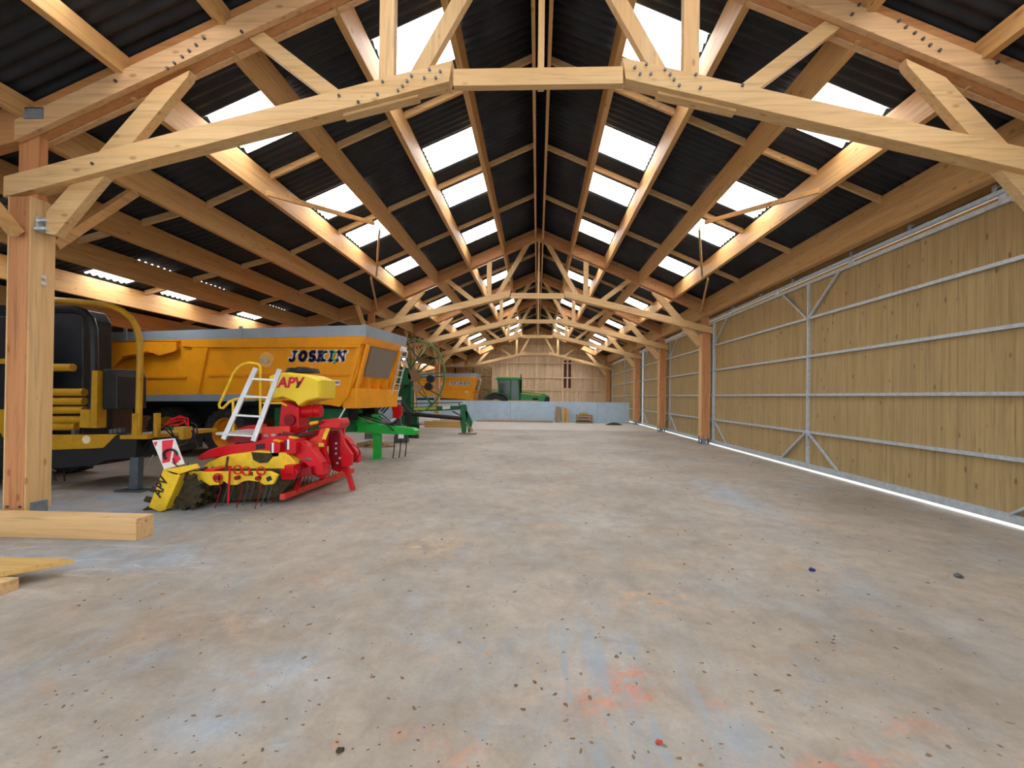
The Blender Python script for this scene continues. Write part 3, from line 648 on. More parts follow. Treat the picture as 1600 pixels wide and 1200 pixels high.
# ------------------------------------------------------------------ tipping trailer (local frame, x forward, near side y=0)
def trailer(label):
    t = thing('tipping_trailer', label, 'trailer')
    WD = 2.3
    side = [(-7.535,2.977),(-0.114,3.03),(-0.263,2.127),(-0.5,1.567),(-0.695,1.352),(-0.945,1.394),(-2.925,1.473),(-7.081,1.568),(-7.095,2.236),(-7.662,2.235),(-7.711,2.607)]
    # body shell: side walls, front wall, floor
    def shell(y0, y1): return MB().prism(side, y0, y1)
    build(shell(0, .05), 'side_wall', ORANGE, t, .01); build(shell(WD-.05, WD), 'side_wall', ORANGE, t, .01)
    fx = [(-.09, 3.03), (-.26, 2.12), (-.5, 1.57), (-.68, 1.37)]
    build(MB().prism(fx + [(x_-.06, z_) for x_, z_ in fx[::-1]], .05, WD-.05), 'front_wall', ORANGE, t)
    build(MB().box((-7.4, .05, 1.52), (-.5, WD-.05, 1.58)), 'body_floor', ORANGED, t)
    build(MB().prism([(-7.5, 3.0), (-7.56, 3.0), (-7.5, 1.5), (-7.44, 1.5)], .05, WD-.05), 'tailgate', ORANGED, t)
    # top flange
    build(MB().prism([(-7.459,2.969),(-0.081,3.022),(-0.158,2.754),(-4.343,2.781),(-4.659,2.783),(-5.034,2.818),(-5.037,2.947)], -.06, 0), 'top_rail', ORANGE, t, .01)
    build(MB().prism([(-.10, 3.03), (-.02, 3.02), (-.10, 2.84), (-.15, 2.84)], -.06, WD+.06), 'front_rail', ORANGE, t)
    # ribs
    build(MB().prism([(-4.725,2.817),(-4.261,2.813),(-4.535,1.596),(-4.927,1.592)], -.05, 0), 'side_rib', ORANGE, t, .008)
    build(MB().prism([(-0.244,2.755),(-0.131,2.754),(-0.316,2.11),(-0.455,1.567),(-0.553,1.566),(-0.397,2.109)], -.05, 0), 'side_rib', ORANGE, t, .008)
    build(MB().prism([(-4.267,2.111),(-0.377,2.14),(-0.376,2.095),(-4.266,2.063)], -.03, 0), 'side_crease', ORANGED, t)
    build(MB().prism([(-6.994,2.052),(-4.919,2.061),(-4.918,2.012),(-6.993,2.002)], -.03, 0), 'side_crease', ORANGED, t)
    # grey extension boards
    build(MB().prism([(-7.56,3.196),(-0.069,3.286),(-0.114,3.03),(-7.535,2.977)], -.03, .03), 'extension_board', GREYP, t)
    build(MB().prism([(-7.56,3.196),(-0.069,3.286),(-0.114,3.03),(-7.535,2.977)], WD-.03, WD+.03), 'extension_board', GREYP, t)
    build(MB().prism([(-.06, 3.285), (-.02, 3.285), (-.06, 3.03), (-.10, 3.03)], -.03, WD+.03), 'extension_board', GREYP, t)
    for q in [(-3.345,2.986),(-6.75,2.97),(-0.065,3.03)]:
        build(MB().box((q[0]-.05, -.05, q[1]-.04), (q[0]+.05, -.03, 3.3)), 'stake', GREYP, t)
    # grey side strip and chassis
    build(MB().prism([(-7.02,1.568),(-3.028,1.629),(-2.85,1.553),(-2.919,1.458),(-7.017,1.402)], -.05, .02), 'side_skirt', GREYP, t)
    build(MB().box((-7.1, .5, 1.02), (-.6, .72, 1.36)).box((-7.1, WD-.72, 1.02), (-.6, WD-.5, 1.36)), 'chassis_beam', BLACK, t)
    build(MB().box((-7.0, .1, 1.36), (-.7, WD-.1, 1.50)), 'subframe', BLACK, t)
    build(MB().box((-2.6, .25, .72), (-.75, 1.1, 1.3)), 'green_tank', DGREEN, t)
    # front bulkhead details
    def fp(y, k, o=.0):   # point on the sloping front wall: k=0 top 1 bottom
        z_ = 2.84-k*(2.84-1.6); x_ = -.12-.38*k*1.0; return Vector((x_+o, y, z_))
    m_ = MB(); m_.add([fp(.3,.02,.09), fp(1.72,.02,.09), fp(1.62,.60,.12), fp(.32,.60,.12), fp(.3,.02,.04), fp(1.72,.02,.04), fp(1.62,.60,.04), fp(.32,.60,.04)], [(0,1,2,3),(7,6,5,4),(0,4,5,1),(1,5,6,2),(2,6,7,3),(3,7,4,0)])
    build(m_, 'grille', MESHG, t)
    for y in (.12, 1.9): build(MB().bar(fp(y, .0, .08), fp(y, 1.15, .14), .07, .10, (0,1,0)), 'front_rib', ORANGE, t)
    build(MB().box((-.62, .02, 1.32), (-.26, WD-.02, 1.80)), 'front_box', ORANGE, t, .02)
    for y in (.5, 1.0, 1.5): build(MB().box((-.45, y, 1.8), (-.2, y+.04, 2.05)), 'gusset', ORANGE, t)
    # ladder on far front corner
    lm = MB()
    for y in (WD-.40, WD-.02): lm.bar((.02, y, 2.9), (-.35, y, 1.35), .03, .04, (0,1,0))
    for k in range(8): lm.cyl((.0-.05*k, WD-.40, 2.72-k*.19), (.0-.05*k, WD-.02, 2.72-k*.19), .014, n=6)
    build(lm, 'ladder', ALU, t)
    # drawbar, leg
    dr = [(-1.108,0.943),(-0.892,0.948),(0.739,0.821),(0.825,0.759),(0.81,0.646),(-0.888,0.683),(-1.104,0.678)]
    build(MB().prism(dr, .95, 1.25), 'drawbar', GREEN, t, .012)
    build(MB().box((-2.2, .9, .86), (-.62, 1.35, 1.08)), 'drawbar_root', GREEN, t)
    q = [(-0.87,1.33),(-0.793,0.953),(-0.372,1.272),(-0.197,1.275),(-0.192,0.933),(-0.367,0.929)]; build(MB().prism([(-1.35, .8), (-.85, .8), (-.85, 1.25), (-1.35, 1.25)], .8, 1.4), 'hitch_bracket', GREEN, t)
    l = [(-0.336,0.632),(-0.177,0.636),(-0.187,0.096),(-0.328,0.091),(-0.398,1.27),(-0.24,1.273),(-0.23,0.635),(-0.389,0.63)]
    build(MB().box((l[0][0], 1.0, 0.02), (l[0][0]+.17, 1.16, .62)).box((l[0][0]-.06, .95, 0), (l[0][0]+.23, 1.22, .02)), 'support_leg', GREEN, t)
    build(MB().box((l[0][0]-.05, 1.0, .6), (l[0][0]+.12, 1.2, 1.15)), 'leg_sleeve', GREEN, t)
    build(MB().cyl((.60, 1.1, .62), (.85, 1.1, .60), .06, .05, 12), 'tow_eye', SOILM, t)
    build(MB().box((.38, .94, .56), (.52, .95, .66)), 'label_plate', WHITE, t)
    for xx, yy in ((.30, .9), (.42, 1.0), (.47, 1.25)): build(MB().tube([(xx, yy, .62), (xx-.01, yy, .3), (xx-.04, yy, .06)], .014, 6), 'hanging_cable', BLACK, t)
    for k in range(4):
        build(MB().tube([(-.75, .8+k*.12, 1.15), (-.2, .8+k*.13, 1.0+.05*k), (.1, .9+k*.1, .9), (.28, .9+k*.1, .75+.1*k)], .018, 6), 'hydraulic_hose', BLACK, t)
    # wheels
    for cx in (-3.89, -5.60):
        wheel(t, (cx, .34, .64), .64, .5, .39, ORANGED, GREEN); wheel(t, (cx, WD-.34, .64), .64, .5, .39, ORANGED, GREEN)
        build(MB().cyl((cx, .5, .64), (cx, WD-.5, .64), .07, n=10), 'axle', BLACK, t)
    build(MB().prism([(-6.2, .95), (-3.2, .95), (-3.2, 1.1), (-4.7, .75), (-6.2, 1.1)], .62, .72), 'leaf_spring', BLACK, t)
    # tailgate lifting arm
    arm = [(-7.387,2.897),(-6.493,2.923),(-5.108,2.927),(-5.104,2.717),(-5.197,2.669),(-5.614,2.574),(-5.846,2.656),(-6.78,2.495),(-7.269,2.081),(-7.451,2.08),(-7.581,2.514)]
    build(MB().prism(arm, -.13, -.07), 'tailgate_arm', ORANGE, t, .006)
    c_ = [(-6.662,2.561),(-5.846,2.689)]; build(MB().cyl((c_[0][0], -.16, c_[0][1]), (c_[1][0], -.16, c_[1][1]), .045, n=12), 'lifting_ram', ORANGED, t)
    # disc badge, sticker, lettering
    d_ = [(-2.634,2.478)][0]; build(MB().cyl((d_[0], -.02, d_[1]), (d_[0], 0, d_[1]), .19, n=32), 'round_plate', flat('pale_orange_plate', (.85, .45, .12), .5), t)
    build(MB().box((d_[0]-.16, -.06, d_[1]-.05), (d_[0]+.02, -.02, d_[1]+.03)).cyl((d_[0]+.03, -.08, d_[1]-.03), (d_[0]+.03, -.02, d_[1]-.03), .05, n=14), 'latch', ALU, t)
    s_ = [(-0.896,1.866),(-0.682,1.989)]
    build(MB().box((s_[0][0], -.006, s_[0][1]), (s_[1][0], 0, s_[1][1])), 'sticker', WHITE, t); text('JOSKIN', 'sticker_lettering', BLK, .08, (s_[0][0]+.01, -.008, s_[0][1]+.04), FACE, t, bold=.002, xs=.75)
    L_ = [(-2.075,2.415),(-0.528,2.67)]
    for nm, mt, bd, yy in (('letter_outline', WHITE, .034, -.004), ('letter', NAVY, 0.0, -.012)):
        for w_ in slab_word(L_[0][0]+.02, L_[0][1]+.03, .235, 1.50, yy, bd): build(w_, nm, mt, t)
    g_ = [(-0.839,2.459)][0]
    build(MB().tube([(g_[0]-.05, -.016, g_[1]+.24), (g_[0]+.04, -.016, g_[1]+.18), (g_[0]-.04, -.016, g_[1]+.08), (g_[0]+.05, -.016, g_[1]-.02), (g_[0]-.02, -.016, g_[1]-.08)], .016, 6), 'green_emblem', GREEN, t)
    st_ = [(0.572,2.65)]; build(MB().box((-.11, WD-.35, 2.86), (-.005, WD-.03, 2.99)), 'sticker', WHITE, t)
    return t
t1 = trailer('large orange tipping trailer parked behind the red and yellow cultivator')
t1.location = (-4.0, 10.95, 0); t1.rotation_euler = (0, 0, -math.radians(8))
t2 = copy_tree(t1); t2.location = (-4.35, 34.2, 0); t2.rotation_euler = (0, 0, 0)
tag(t2, 'smaller-looking orange tipping trailer beyond the grey wall beside the straw bales', 'trailer')

# ------------------------------------------------------------------ tractor behind the wall (faces right)
def tractor():
    Yc = 34.0
    t = thing('tractor', 'green tractor with cab standing beyond the grey wall', 'tractor', (-1.5, Yc+1, 0))
    for y in (Yc+.1, Yc+1.9): wheel(t, (-2.95, y, .92), .92, .5, .5, YEL, YEL)
    for y in (Yc+.25, Yc+1.75): wheel(t, (-.05, y, .66), .66, .42, .36, YEL, YEL)
    a = [(-2.95+math.cos(q)*1.04, .92+math.sin(q)*1.04) for q in [PI*k/12*1.05 for k in range(0, 13)]]
    b = [(-2.95+math.cos(q)*.97, .92+math.sin(q)*.97) for q in [PI*k/12*1.05 for k in range(12, -1, -1)]]
    for y in (Yc-.18, Yc+1.6): build(MB().prism(a+b, y, y+.56), 'fender', DGREEN, t)
    build(MB().box((-3.3, Yc+.7, .7), (.6, Yc+1.3, 1.1)), 'chassis', BLACK, t)
    build(MB().prism([(-1.25, 1.15), (.75, 1.15), (.88, 1.3), (.84, 1.72), (.5, 1.86), (-1.25, 2.02)], Yc+.62, Yc+1.38), 'hood', JDG, t, .03)
    build(MB().prism([(-1.2, 1.84), (.3, 1.74), (.3, 1.78), (-1.2, 1.90)], Yc+.60, Yc+.62), 'yellow_stripe', YEL, t)
    build(MB().prism([(.45, 1.2), (.9, 1.2), (.9, 1.62), (.6, 1.66)], Yc+.60, Yc+1.40), 'grille', BLACK, t)
    build(MB().box((-.35, Yc+.6, 1.3), (.05, Yc+.62, 1.55)), 'side_vent', BLACK, t)
    # cab
    pil = [((-2.75, 1.3), (-2.85, 2.85)), ((-1.95, 1.2), (-1.95, 2.85)), ((-1.25, 1.15), (-1.38, 2.85))]
    for y in (Yc+.2, Yc+1.8):
        for p, q in pil: build(MB().bar((p[0], y, p[1]), (q[0], y, q[1]), .07, .09, (1,0,0)), 'cab_pillar', DGREEN, t)
    build(MB().prism([(-2.8, 1.5), (-1.9, 1.1), (-1.3, 1.1), (-1.4, 2.85), (-2.85, 2.85)], Yc+.22, Yc+.235), 'side_glass', GLASS, t)
    build(MB().prism([(-2.8, 1.5), (-1.9, 1.1), (-1.3, 1.1), (-1.4, 2.85), (-2.85, 2.85)], Yc+1.77, Yc+1.785), 'side_glass', GLASS, t)
    build(MB().box((-1.37, Yc+.25, 1.5), (-1.35, Yc+1.75, 2.8)), 'windscreen', GLASS, t)
    build(MB().prism([(-3.0, 2.85), (-1.2, 2.85), (-1.15, 2.93), (-1.3, 3.03), (-2.9, 3.03), (-3.05, 2.95)], Yc+.12, Yc+1.88), 'cab_roof', JDG, t, .03)
    build(MB().box((-2.6, Yc+.7, 1.2), (-2.1, Yc+1.3, 1.45)).box((-2.65, Yc+.72, 1.45), (-2.5, Yc+1.28, 2.1)), 'seat', BLACK, t, .04)
    build(MB().tube([(-1.2, Yc+.42, 1.9), (-1.2, Yc+.42, 3.05)], .07, 10).cyl((-1.2, Yc+.42, 3.05), (-1.2, Yc+.42, 3.25), .035, n=8), 'exhaust', BLACK, t)
    build(MB().tube([(-1.55, Yc+1.0, 1.75), (-1.75, Yc+1.0, 2.0)], .02).lathe([(0, .2), (.02, .19), (0, .18)], (-1.78, Yc+1.0, 2.0), (-1, 0, .6), 18), 'steering_wheel', BLACK, t)
tractor()

# ------------------------------------------------------------------ left aisle baler
def baler():
    Y = 7.6
    t = thing('round_baler', 'black and yellow round baler parked behind the nearest left post', 'baler', (-8.4, Y+.9, 0))
    build(MB().prism([(-8.331,0.911),(-6.978,0.942),(-7.206,0.715),(-8.326,0.654)], Y, Y+.12), 'frame_beam', BYEL, t, .008)
    build(MB().prism([(-8.326,0.654),(-7.206,0.715),(-6.978,0.942),(-6.89,0.944),(-6.647,0.873),(-6.664,0.565),(-7.158,0.514),(-7.388,0.414),(-8.32,0.344)], Y+.02, Y+1.6), 'undercarriage', BLACK, t)
    build(MB().prism([(-6.901,0.933),(-6.44,0.94),(-6.439,0.876),(-6.9,0.869)], Y-.02, Y+1.7), 'cross_rail', BYEL, t)
    for s in ("206,646 214,646 214,680 206,680", ): build(MB().prism([(-6.721,1.297),(-6.633,1.298),(-6.626,0.937),(-6.714,0.936)], Y, Y+.08), 'upright', BYEL, t)
    build(MB().prism([(-6.435,1.301),(-6.37,1.301),(-6.363,0.899),(-6.428,0.898)], Y+.1, Y+.18), 'upright', BYEL, t)
    for dy, nm in ((.06, 'hoop'),):
        pts_ = [(-8.779,3.216),(-8.249,3.196),(-7.877,3.176),(-7.429,3.135),(-7.183,3.093),(-6.981,3.018),(-6.824,2.901),(-6.722,2.751),(-6.662,2.537),(-6.646,2.216),(-6.649,1.788),(-6.653,1.36),(-6.656,0.91)]
        build(MB().tube([(x_, Y+dy, z_) for x_, z_ in pts_], .05, 10), nm, BYEL, t, smooth=True)
        pts_ = [(-8.777,3.075),(-8.212,3.056),(-7.897,3.046),(-7.74,2.993),(-7.637,2.886),(-7.589,2.725),(-7.573,2.423),(-7.55,1.778),(-7.564,1.348),(-7.581,1.047)]
        build(MB().tube([(x_, Y+.12+dy*.95, z_) for x_, z_ in pts_], .07, 8), 'guard_hoop', BLACK, t, smooth=True)
    build(MB().prism([(-7.455,1.042),(-7.344,1.043),(-7.34,2.003),(-7.439,2.002)], Y+.02, Y+.2), 'corner_plate', BYEL, t)
    build(MB().prism([(-7.627,1.349),(-7.461,1.351),(-7.455,1.042),(-7.644,1.05)], Y+.02, Y+.1), 'corner_plate', BYEL, t)
    build(MB().prism([(-7.34,2.035),(-7.13,2.037),(-7.073,1.909),(-7.063,1.356),(-7.328,1.352)], Y+.1, Y+.7), 'oil_tank', BLACK, t, .02)
    for r in (613, 627, 641, 656, 666):
        pass
    for (x0_, z0_), (x1_, z1_) in zip([(-8.802,2.054),(-8.794,1.625),(-8.791,1.471),(-8.788,1.317),(-8.785,1.152),(-8.783,1.031)], [(-8,2.062),(-7.787,1.637),(-7.785,1.483),(-7.782,1.33),(-7.802,1.165),(-7.913,1.043)]):
        build(MB().cyl((x0_, Y+.25, z0_), (x1_, Y+.25, z1_), .068, n=16), 'roller', BYEL, t, smooth=True)
    build(MB().prism([(-12.294,3.25),(-9.246,3.263),(-8.615,3.206),(-8.486,3.001),(-8.444,0.707),(-12.239,0.647)], Y+.9, Y+1.5), 'bale_chamber', BLACK, t, .02)
    build(MB().prism([(-10.746,2.914),(-8.818,2.923),(-8.804,2.192),(-8.864,0.688),(-10.699,0.658)], Y+.12, Y+.5), 'side_panel', BLACK, t, .02)
    build(MB().prism([(-10.731,2.175),(-8.871,2.192),(-8.869,2.106),(-10.729,2.089)], Y+.06, Y+.12), 'side_trim', BYEL, t)
    build(MB().prism([(-10.713,1.308),(-8.877,1.332),(-8.866,0.796),(-10.702,0.767)], Y+.06, Y+.12), 'side_trim', BYEL, t)
    wheel(t, (-9.45, Y+.0, .55), .55, .4, .28, BYEL, BLACK)
    wheel(t, (-9.45, Y+1.7, .55), .55, .4, .28, BYEL, BLACK)
    lg = [(-6.741,0.564),(-6.598,0.566),(-6.611,0.036),(-6.764,0.033),(-6.939,-0.023),(-6.489,-0.014)]
    build(MB().prism(lg[:4], Y, Y+.12), 'support_leg', STEELD, t, .006)
    build(MB().box((lg[4][0], Y-.08, .0), (lg[5][0], Y+.2, .025)), 'leg_foot', STEELD, t)
    build(MB().prism([(-6.99,0.841),(-6.001,0.878),(-6,0.79),(-6.338,0.697),(-6.986,0.62)], Y+.25, Y+.5), 'drawbar', BLACK, t)
    build(MB().prism([(-6.163,1.063),(-5.982,1.065),(-5.99,0.856),(-6.058,0.855),(-6.083,1.009),(-6.162,1.008)], Y+.2, Y+.4), 'hose_bracket', BYEL, t)
    def hose(px, mat=BLACK, r=.013): 
        build(MB().tube([(a, Y+.2+.03*math.sin(i), b) for i, (a, b) in enumerate(px)], r, 6), 'hydraulic_hose', mat, t, smooth=True)
    hose([(-6.51,1.01),(-6.377,1.098),(-6.264,1.057),(-6.149,0.906),(-6.014,0.833),(-5.836,0.868),(-5.737,0.978),(-5.784,1.107),(-5.885,1.149)]); hose([(-6.487,0.966),(-6.331,1.034),(-6.217,0.927),(-6.058,0.799),(-5.879,0.813),(-5.77,0.912),(-5.806,1.063)])
    hose([(-6.551,0.813),(-6.508,0.923),(-6.398,1.033),(-6.242,1.1),(-6.064,1.146)]); hose([(-6.684,0.681),(-6.597,0.834),(-6.532,0.966),(-6.399,1.098)])
    hose([(-6.265,1.144),(-6.154,1.21),(-6.021,1.234),(-5.952,1.17),(-6.063,1.103),(-6.197,1.101)], RED); hose([(-6.309,1.099),(-6.176,1.166),(-5.997,1.191),(-5.929,1.105)], RED); hose([(-6.221,1.188),(-6.066,1.255),(-5.931,1.213),(-5.906,1.084)], RED)
    hose([(-5.838,1.02),(-5.79,0.825),(-5.744,0.718)]); hose([(-6.508,0.587),(-6.594,0.457),(-6.692,0.348)], STEEL, .006)
    b_ = [(-7.487,0.851)][0]; build(MB().cyl((b_[0], Y, b_[1]), (b_[0], Y-.012, b_[1]), .07, n=24), 'round_badge', flat('cream_badge', (.7, .62, .35), .5), t)
    for i, (a, b) in enumerate([(-7.174,0.965),(-7.097,0.976),(-7.021,0.988),(-6.791,0.96),(-7.834,0.944)]): build(MB().box((a-.03, Y+.1, b-.02), (a+.03, Y+.18, b+.05)), 'hinge_lug', STEELD, t)
    for (a, b), (c, d) in zip([(-8.736,0.222),(-8.496,0.226)], [(-8.637,0.028),(-8.481,0.031)]): build(MB().tube([(a, Y+.6, b), (c, Y+.6, d)], .012, 6), 'pickup_tine', BLACK, t)
baler()

# ------------------------------------------------------------------ cultivator with seed hopper
def cultivator():
    t = thing('cultivator', 'red and yellow cultivator with yellow seed hopper and ladder', 'cultivator', (-4.3, 7.8, 0))
    rnd = random.Random(11)
    # packer roller along Y
    cx, cz = -4.93, .27
    build(MB().cyl((cx, 6.5, cz), (cx, 9.2, cz), .17, n=20), 'roller_core', SOILM, t, smooth=True)
    for k in range(18):
        y = 6.48+k*.16; m_ = MB(); m_.lathe([(-.015, .15), (-.012, .235), (.012, .235), (.015, .15)], (cx, y, cz), (0,1,0), 20)
        for i in range(12):
            a = 2*PI*(i+.5*(k%2))/12; c_ = Vector((cx+math.cos(a)*.235, y, cz+math.sin(a)*.235)); m_.cbox(c_, (.075, .045, .05), Matrix.Rotation(-a, 3, 'Y'))
        build(m_, 'packer_ring', SOILM, t)
    build(MB().prism([(-5.342,0.057),(-5.27,0.201),(-4.78,0.53),(-4.67,0.515),(-3.69,0.533),(-3.633,0.375),(-3.864,0.106),(-4.771,-0.002),(-5.119,-0.036)], 6.95, 7.05), 'soil_clogged_side', SOILM, t, .02)
    # bent yellow end plate with logo
    build(MB().prism([(-5.16,0.589),(-4.976,0.548),(-5.205,0.002),(-5.362,0.061)], 6.36, 6.40), 'end_plate', YEL, t, .005)
    build(MB().prism([(-5.16,0.589),(-5.059,0.599),(-4.777,0.658),(-4.73,0.596),(-4.975,0.512),(-5.058,0.537)], 6.36, 6.5), 'end_plate_arm', YEL, t, .005)
    build(MB().prism([(-4.976,0.548),(-4.92,0.513),(-5.123,0.03),(-5.205,0.002)], 6.36, 6.55), 'end_plate_edge', YEL, t)
    o = [(-5.192,0.195)][0]; text('APV', 'lettering', BLK, .19, (o[0]-.0, 6.35, o[1]+.0), FACE @ Matrix.Rotation(1.15, 3, 'Z'), t, bold=.004, shear=.15, xs=.8)
    # guide rail plate with holes
    P_ = [(-5.023,0.402),(-4.996,0.485),(-4.93,0.522),(-3.787,0.553),(-3.665,0.5),(-3.728,0.372),(-3.849,0.36),(-3.943,0.404),(-4.083,0.419),(-4.177,0.399),(-4.251,0.352),(-4.363,0.35),(-4.458,0.412),(-4.504,0.348),(-4.644,0.336),(-4.768,0.406),(-4.842,0.35),(-4.927,0.339)]
    build(MB().prism(P_, 6.57, 6.63), 'depth_plate', YEL, t, .004)
    text('38', 'lettering', BLK, .075, ([(-4.088,0.49)][0][0], 6.565, [(-4.088,0.49)][0][1]), FACE, t, bold=.002)
    text('m', 'lettering', LRED, .075, ([(-3.939,0.493)][0][0], 6.565, [(-3.939,0.493)][0][1]), FACE, t, bold=.002)
    for (a, b) in [(-4.861,0.43),(-4.497,0.446),(-3.781,0.45)]: build(MB().cbox((a, 6.565, b), (.07, .01, .06), Matrix.Rotation(-.5, 3, 'Y')), 'slot', BLK, t)
    # yellow covers
    build(MB().prism([(-5.049,0.476),(-4.932,0.604),(-4.783,0.685),(-4.635,0.726),(-4.189,0.791),(-3.745,0.76),(-3.625,0.627),(-3.584,0.513),(-3.888,0.44)], 6.98, 7.1), 'yellow_cover', YEL, t, .01)
    build(MB().prism([(-5.338,0.409),(-5.213,0.544),(-5.057,0.629),(-4.9,0.673),(-4.429,0.742),(-3.959,0.709),(-3.832,0.568),(-3.788,0.447),(-4.11,0.37)], 7.3, 9.0), 'yellow_body', YEL, t, .01)
    build(MB().prism([(-4.288,0.77),(-4.257,0.655),(-4.157,0.608),(-4.038,0.62),(-3.961,0.718),(-3.991,0.756)], 6.96, 6.99), 'cover_opening', SOILM, t)
    build(MB().bar(([(-4.607,0.7)][0][0], 6.9, [(-4.607,0.7)][0][1]), ([(-4.506,0.502)][0][0], 6.7, [(-4.506,0.502)][0][1]), .03, .03), 'linkage_rod', SOILM, t)
    # red arms and main frame
    A_ = [(-5.242,0.638),(-5.162,0.709),(-5.041,0.78),(-4.818,0.843),(-4.332,0.91),(-4.081,0.993),(-3.879,1.006),(-3.627,0.941),(-3.445,0.836),(-3.272,0.613),(-3.239,0.417),(-3.359,0.415),(-3.542,0.608),(-3.704,0.704),(-3.925,0.7),(-4.027,0.757),(-4.329,0.752),(-4.835,0.684),(-5.16,0.619)]
    build(MB().prism(A_, 7.1, 7.3), 'main_arm', RED, t, .012)
    build(MB().prism(A_, 8.5, 8.7), 'main_arm', RED, t, .012)
    for s in ("470,690 480,690 480,700 470,700", ): build(MB().box((-4.45, 7.3, .62), (-4.2, 8.5, .86)), 'cross_tube', RED, t, .01)
    build(MB().box((-3.72, 6.85, .47), (-3.58, 9.2, .60)), 'front_tube', RED, t, .01)
    build(MB().box((-4.75, 6.6, .42), (-4.6, 9.2, .56)), 'rear_tube', RED, t, .01)
    for s, nm in (("428,690 438,688 441,694 440,712 427,714 425,700", 1), ("451,686 462,684 466,690 466,706 452,708 449,696", 2)):
        pass
    for q in ([(-4.002,0.905),(-3.903,0.946),(-3.853,0.888),(-3.87,0.704),(-4.009,0.691)], [(-3.765,0.958),(-3.666,0.989),(-3.616,0.931),(-3.613,0.756),(-3.761,0.735)]):
        build(MB().prism(q, 6.98, 7.1), 'marker_box', RED, t, .01); xm, zm = q[0]
        build(MB().box((xm+.02, 6.972, zm-.14), (xm+.05, 6.98, zm+.01)), 'white_stripe', WHITE, t); build(MB().box((xm+.0, 6.972, zm-.14), (xm+.02, 6.98, zm+.0)), 'blue_stripe', NAVY, t)
        build(MB().cbox((xm+.09, 7.03, zm+.035), (.12, .1, .03), Matrix.Rotation(.2, 3, 'Y')), 'amber_reflector', ORANGE, t, .008)
    q = [(-4.295,0.877),(-4.165,0.889),(-4.164,0.811),(-4.294,0.799)]; build(MB().prism(q, 7.085, 7.1), 'slot', BLK, t)
    # headstock
    Hs = [(-3.706,0.888),(-3.495,0.995),(-3.412,1.174),(-3.317,1.186),(-3.356,0.987),(-3.385,0.757),(-3.318,0.56),(-3.326,0.372),(-3.421,0.298),(-3.56,0.347),(-3.587,0.754)]
    build(MB().prism(Hs, 7.45, 7.53), 'headstock_plate', RED, t, .008); build(MB().prism(Hs, 8.1, 8.18), 'headstock_plate', RED, t, .008)
    build(MB().prism([(-3.695,0.888),(-3.495,0.995),(-3.412,1.153),(-3.348,1.154),(-3.449,0.777),(-3.566,0.765)], 7.425, 7.45), 'headstock_gusset', PINKR, t)
    build(MB().prism([(-3.351,1.124),(-3.289,1.125),(-3.359,0.93),(-3.421,0.94)], 7.415, 7.424), 'yellow_decal', YEL, t)
    build(MB().prism([(-3.472,0.878),(-3.389,0.879),(-3.388,0.818),(-3.471,0.817)], 7.415, 7.424), 'yellow_decal', YEL, t)
    build(MB().prism([(-3.487,1.194),(-3.413,1.247),(-3.127,1.272),(-3.094,1.179),(-3.146,1.105),(-3.326,1.113),(-3.464,1.111)], 7.4, 7.75), 'top_link_bracket', RED, t, .02)
    build(MB().prism([(-3.468,1.055),(-3.305,1.057),(-3.235,0.759),(-3.231,0.502),(-3.404,0.435),(-3.451,0.627)], 7.75, 7.9), 'inner_plate', DRED, t)
    for (a, b) in [(-3.323,0.842),(-3.322,0.758),(-3.321,0.673),(-3.255,0.6),(-3.297,0.515)]: build(MB().cyl((a, 7.74, b), (a, 7.72, b), .018, n=8), 'bolt', STEEL, t)
    build(MB().prism([(-3.262,1.061),(-3.172,0.829),(-3.051,0.661),(-3.059,0.48),(-3.221,0.456),(-3.257,0.743)], 7.72, 7.8), 'headstock_leg', RED, t, .008)
    build(MB().prism([(-3.293,0.447),(-3.204,0.438),(-3.088,0.027),(-3.154,0.025)], 7.92, 8.0), 'stand_leg', RED, t, .006)
    for (a, b) in [(-3.352,0.52),(-3.479,0.712),(-3.478,0.62)]: build(MB().cyl((a, 7.45, b), (a, 7.41, b), .025, n=10), 'pin', STEEL, t)
    # levelling bar and its arms
    build(MB().bar((-3.80, 6.95, .11), (-3.74, 9.5, .11), .08, .09), 'levelling_bar', PINKR, t, .006)
    for y in (7.3, 8.2, 9.1): build(MB().bar((-3.78, y, .12), (-3.65, y, .5), .04, .06), 'bar_arm', RED, t)
    # spring tines: three rows, each a separate tine
    n = 0
    for x_, za in ((-4.50, .44), (-4.22, .44), (-3.92, .44)):
        for k in range(19):
            y = 6.55+k*.145+(.05 if x_ == -4.22 else 0); n += 1
            if n > 96: break
            m_ = MB(); m_.tube([(x_, y, za), (x_+.03, y, .3), (x_+.0, y, .18), (x_-.05, y, .02)], .007, 5)
            build(m_, 'spring_tine', STEELD if k % 3 else DRED, t)
    for x_ in (-4.50, -4.22, -3.92): build(MB().cyl((x_, 6.5, .46), (x_, 9.25, .46), .03, n=10), 'tine_bar', DRED, t)
    # hoops / hoses
    def hose(px, y, mat=BLACK, r=.018, nm='hose'): build(MB().tube([(a, y+.02*i, b) for i, (a, b) in enumerate(px)], r, 7), nm, mat, t, smooth=True)
    hose([(-3.746,0.592),(-3.676,0.613),(-3.596,0.555),(-3.574,0.458),(-3.633,0.389)], 7.0, STEELD, .022); hose([(-3.518,0.664),(-3.418,0.656),(-3.337,0.58),(-3.346,0.462),(-3.414,0.403)], 7.1, STEELD, .022)
    hose([(-3.935,0.53),(-3.893,0.433),(-3.813,0.376),(-3.713,0.397)], 7.0); hose([(-3.263,0.758),(-3.141,0.804),(-3.051,0.74),(-3.027,0.653),(-3.092,0.542),(-3.147,0.497)], 7.95, BLACK, .008)
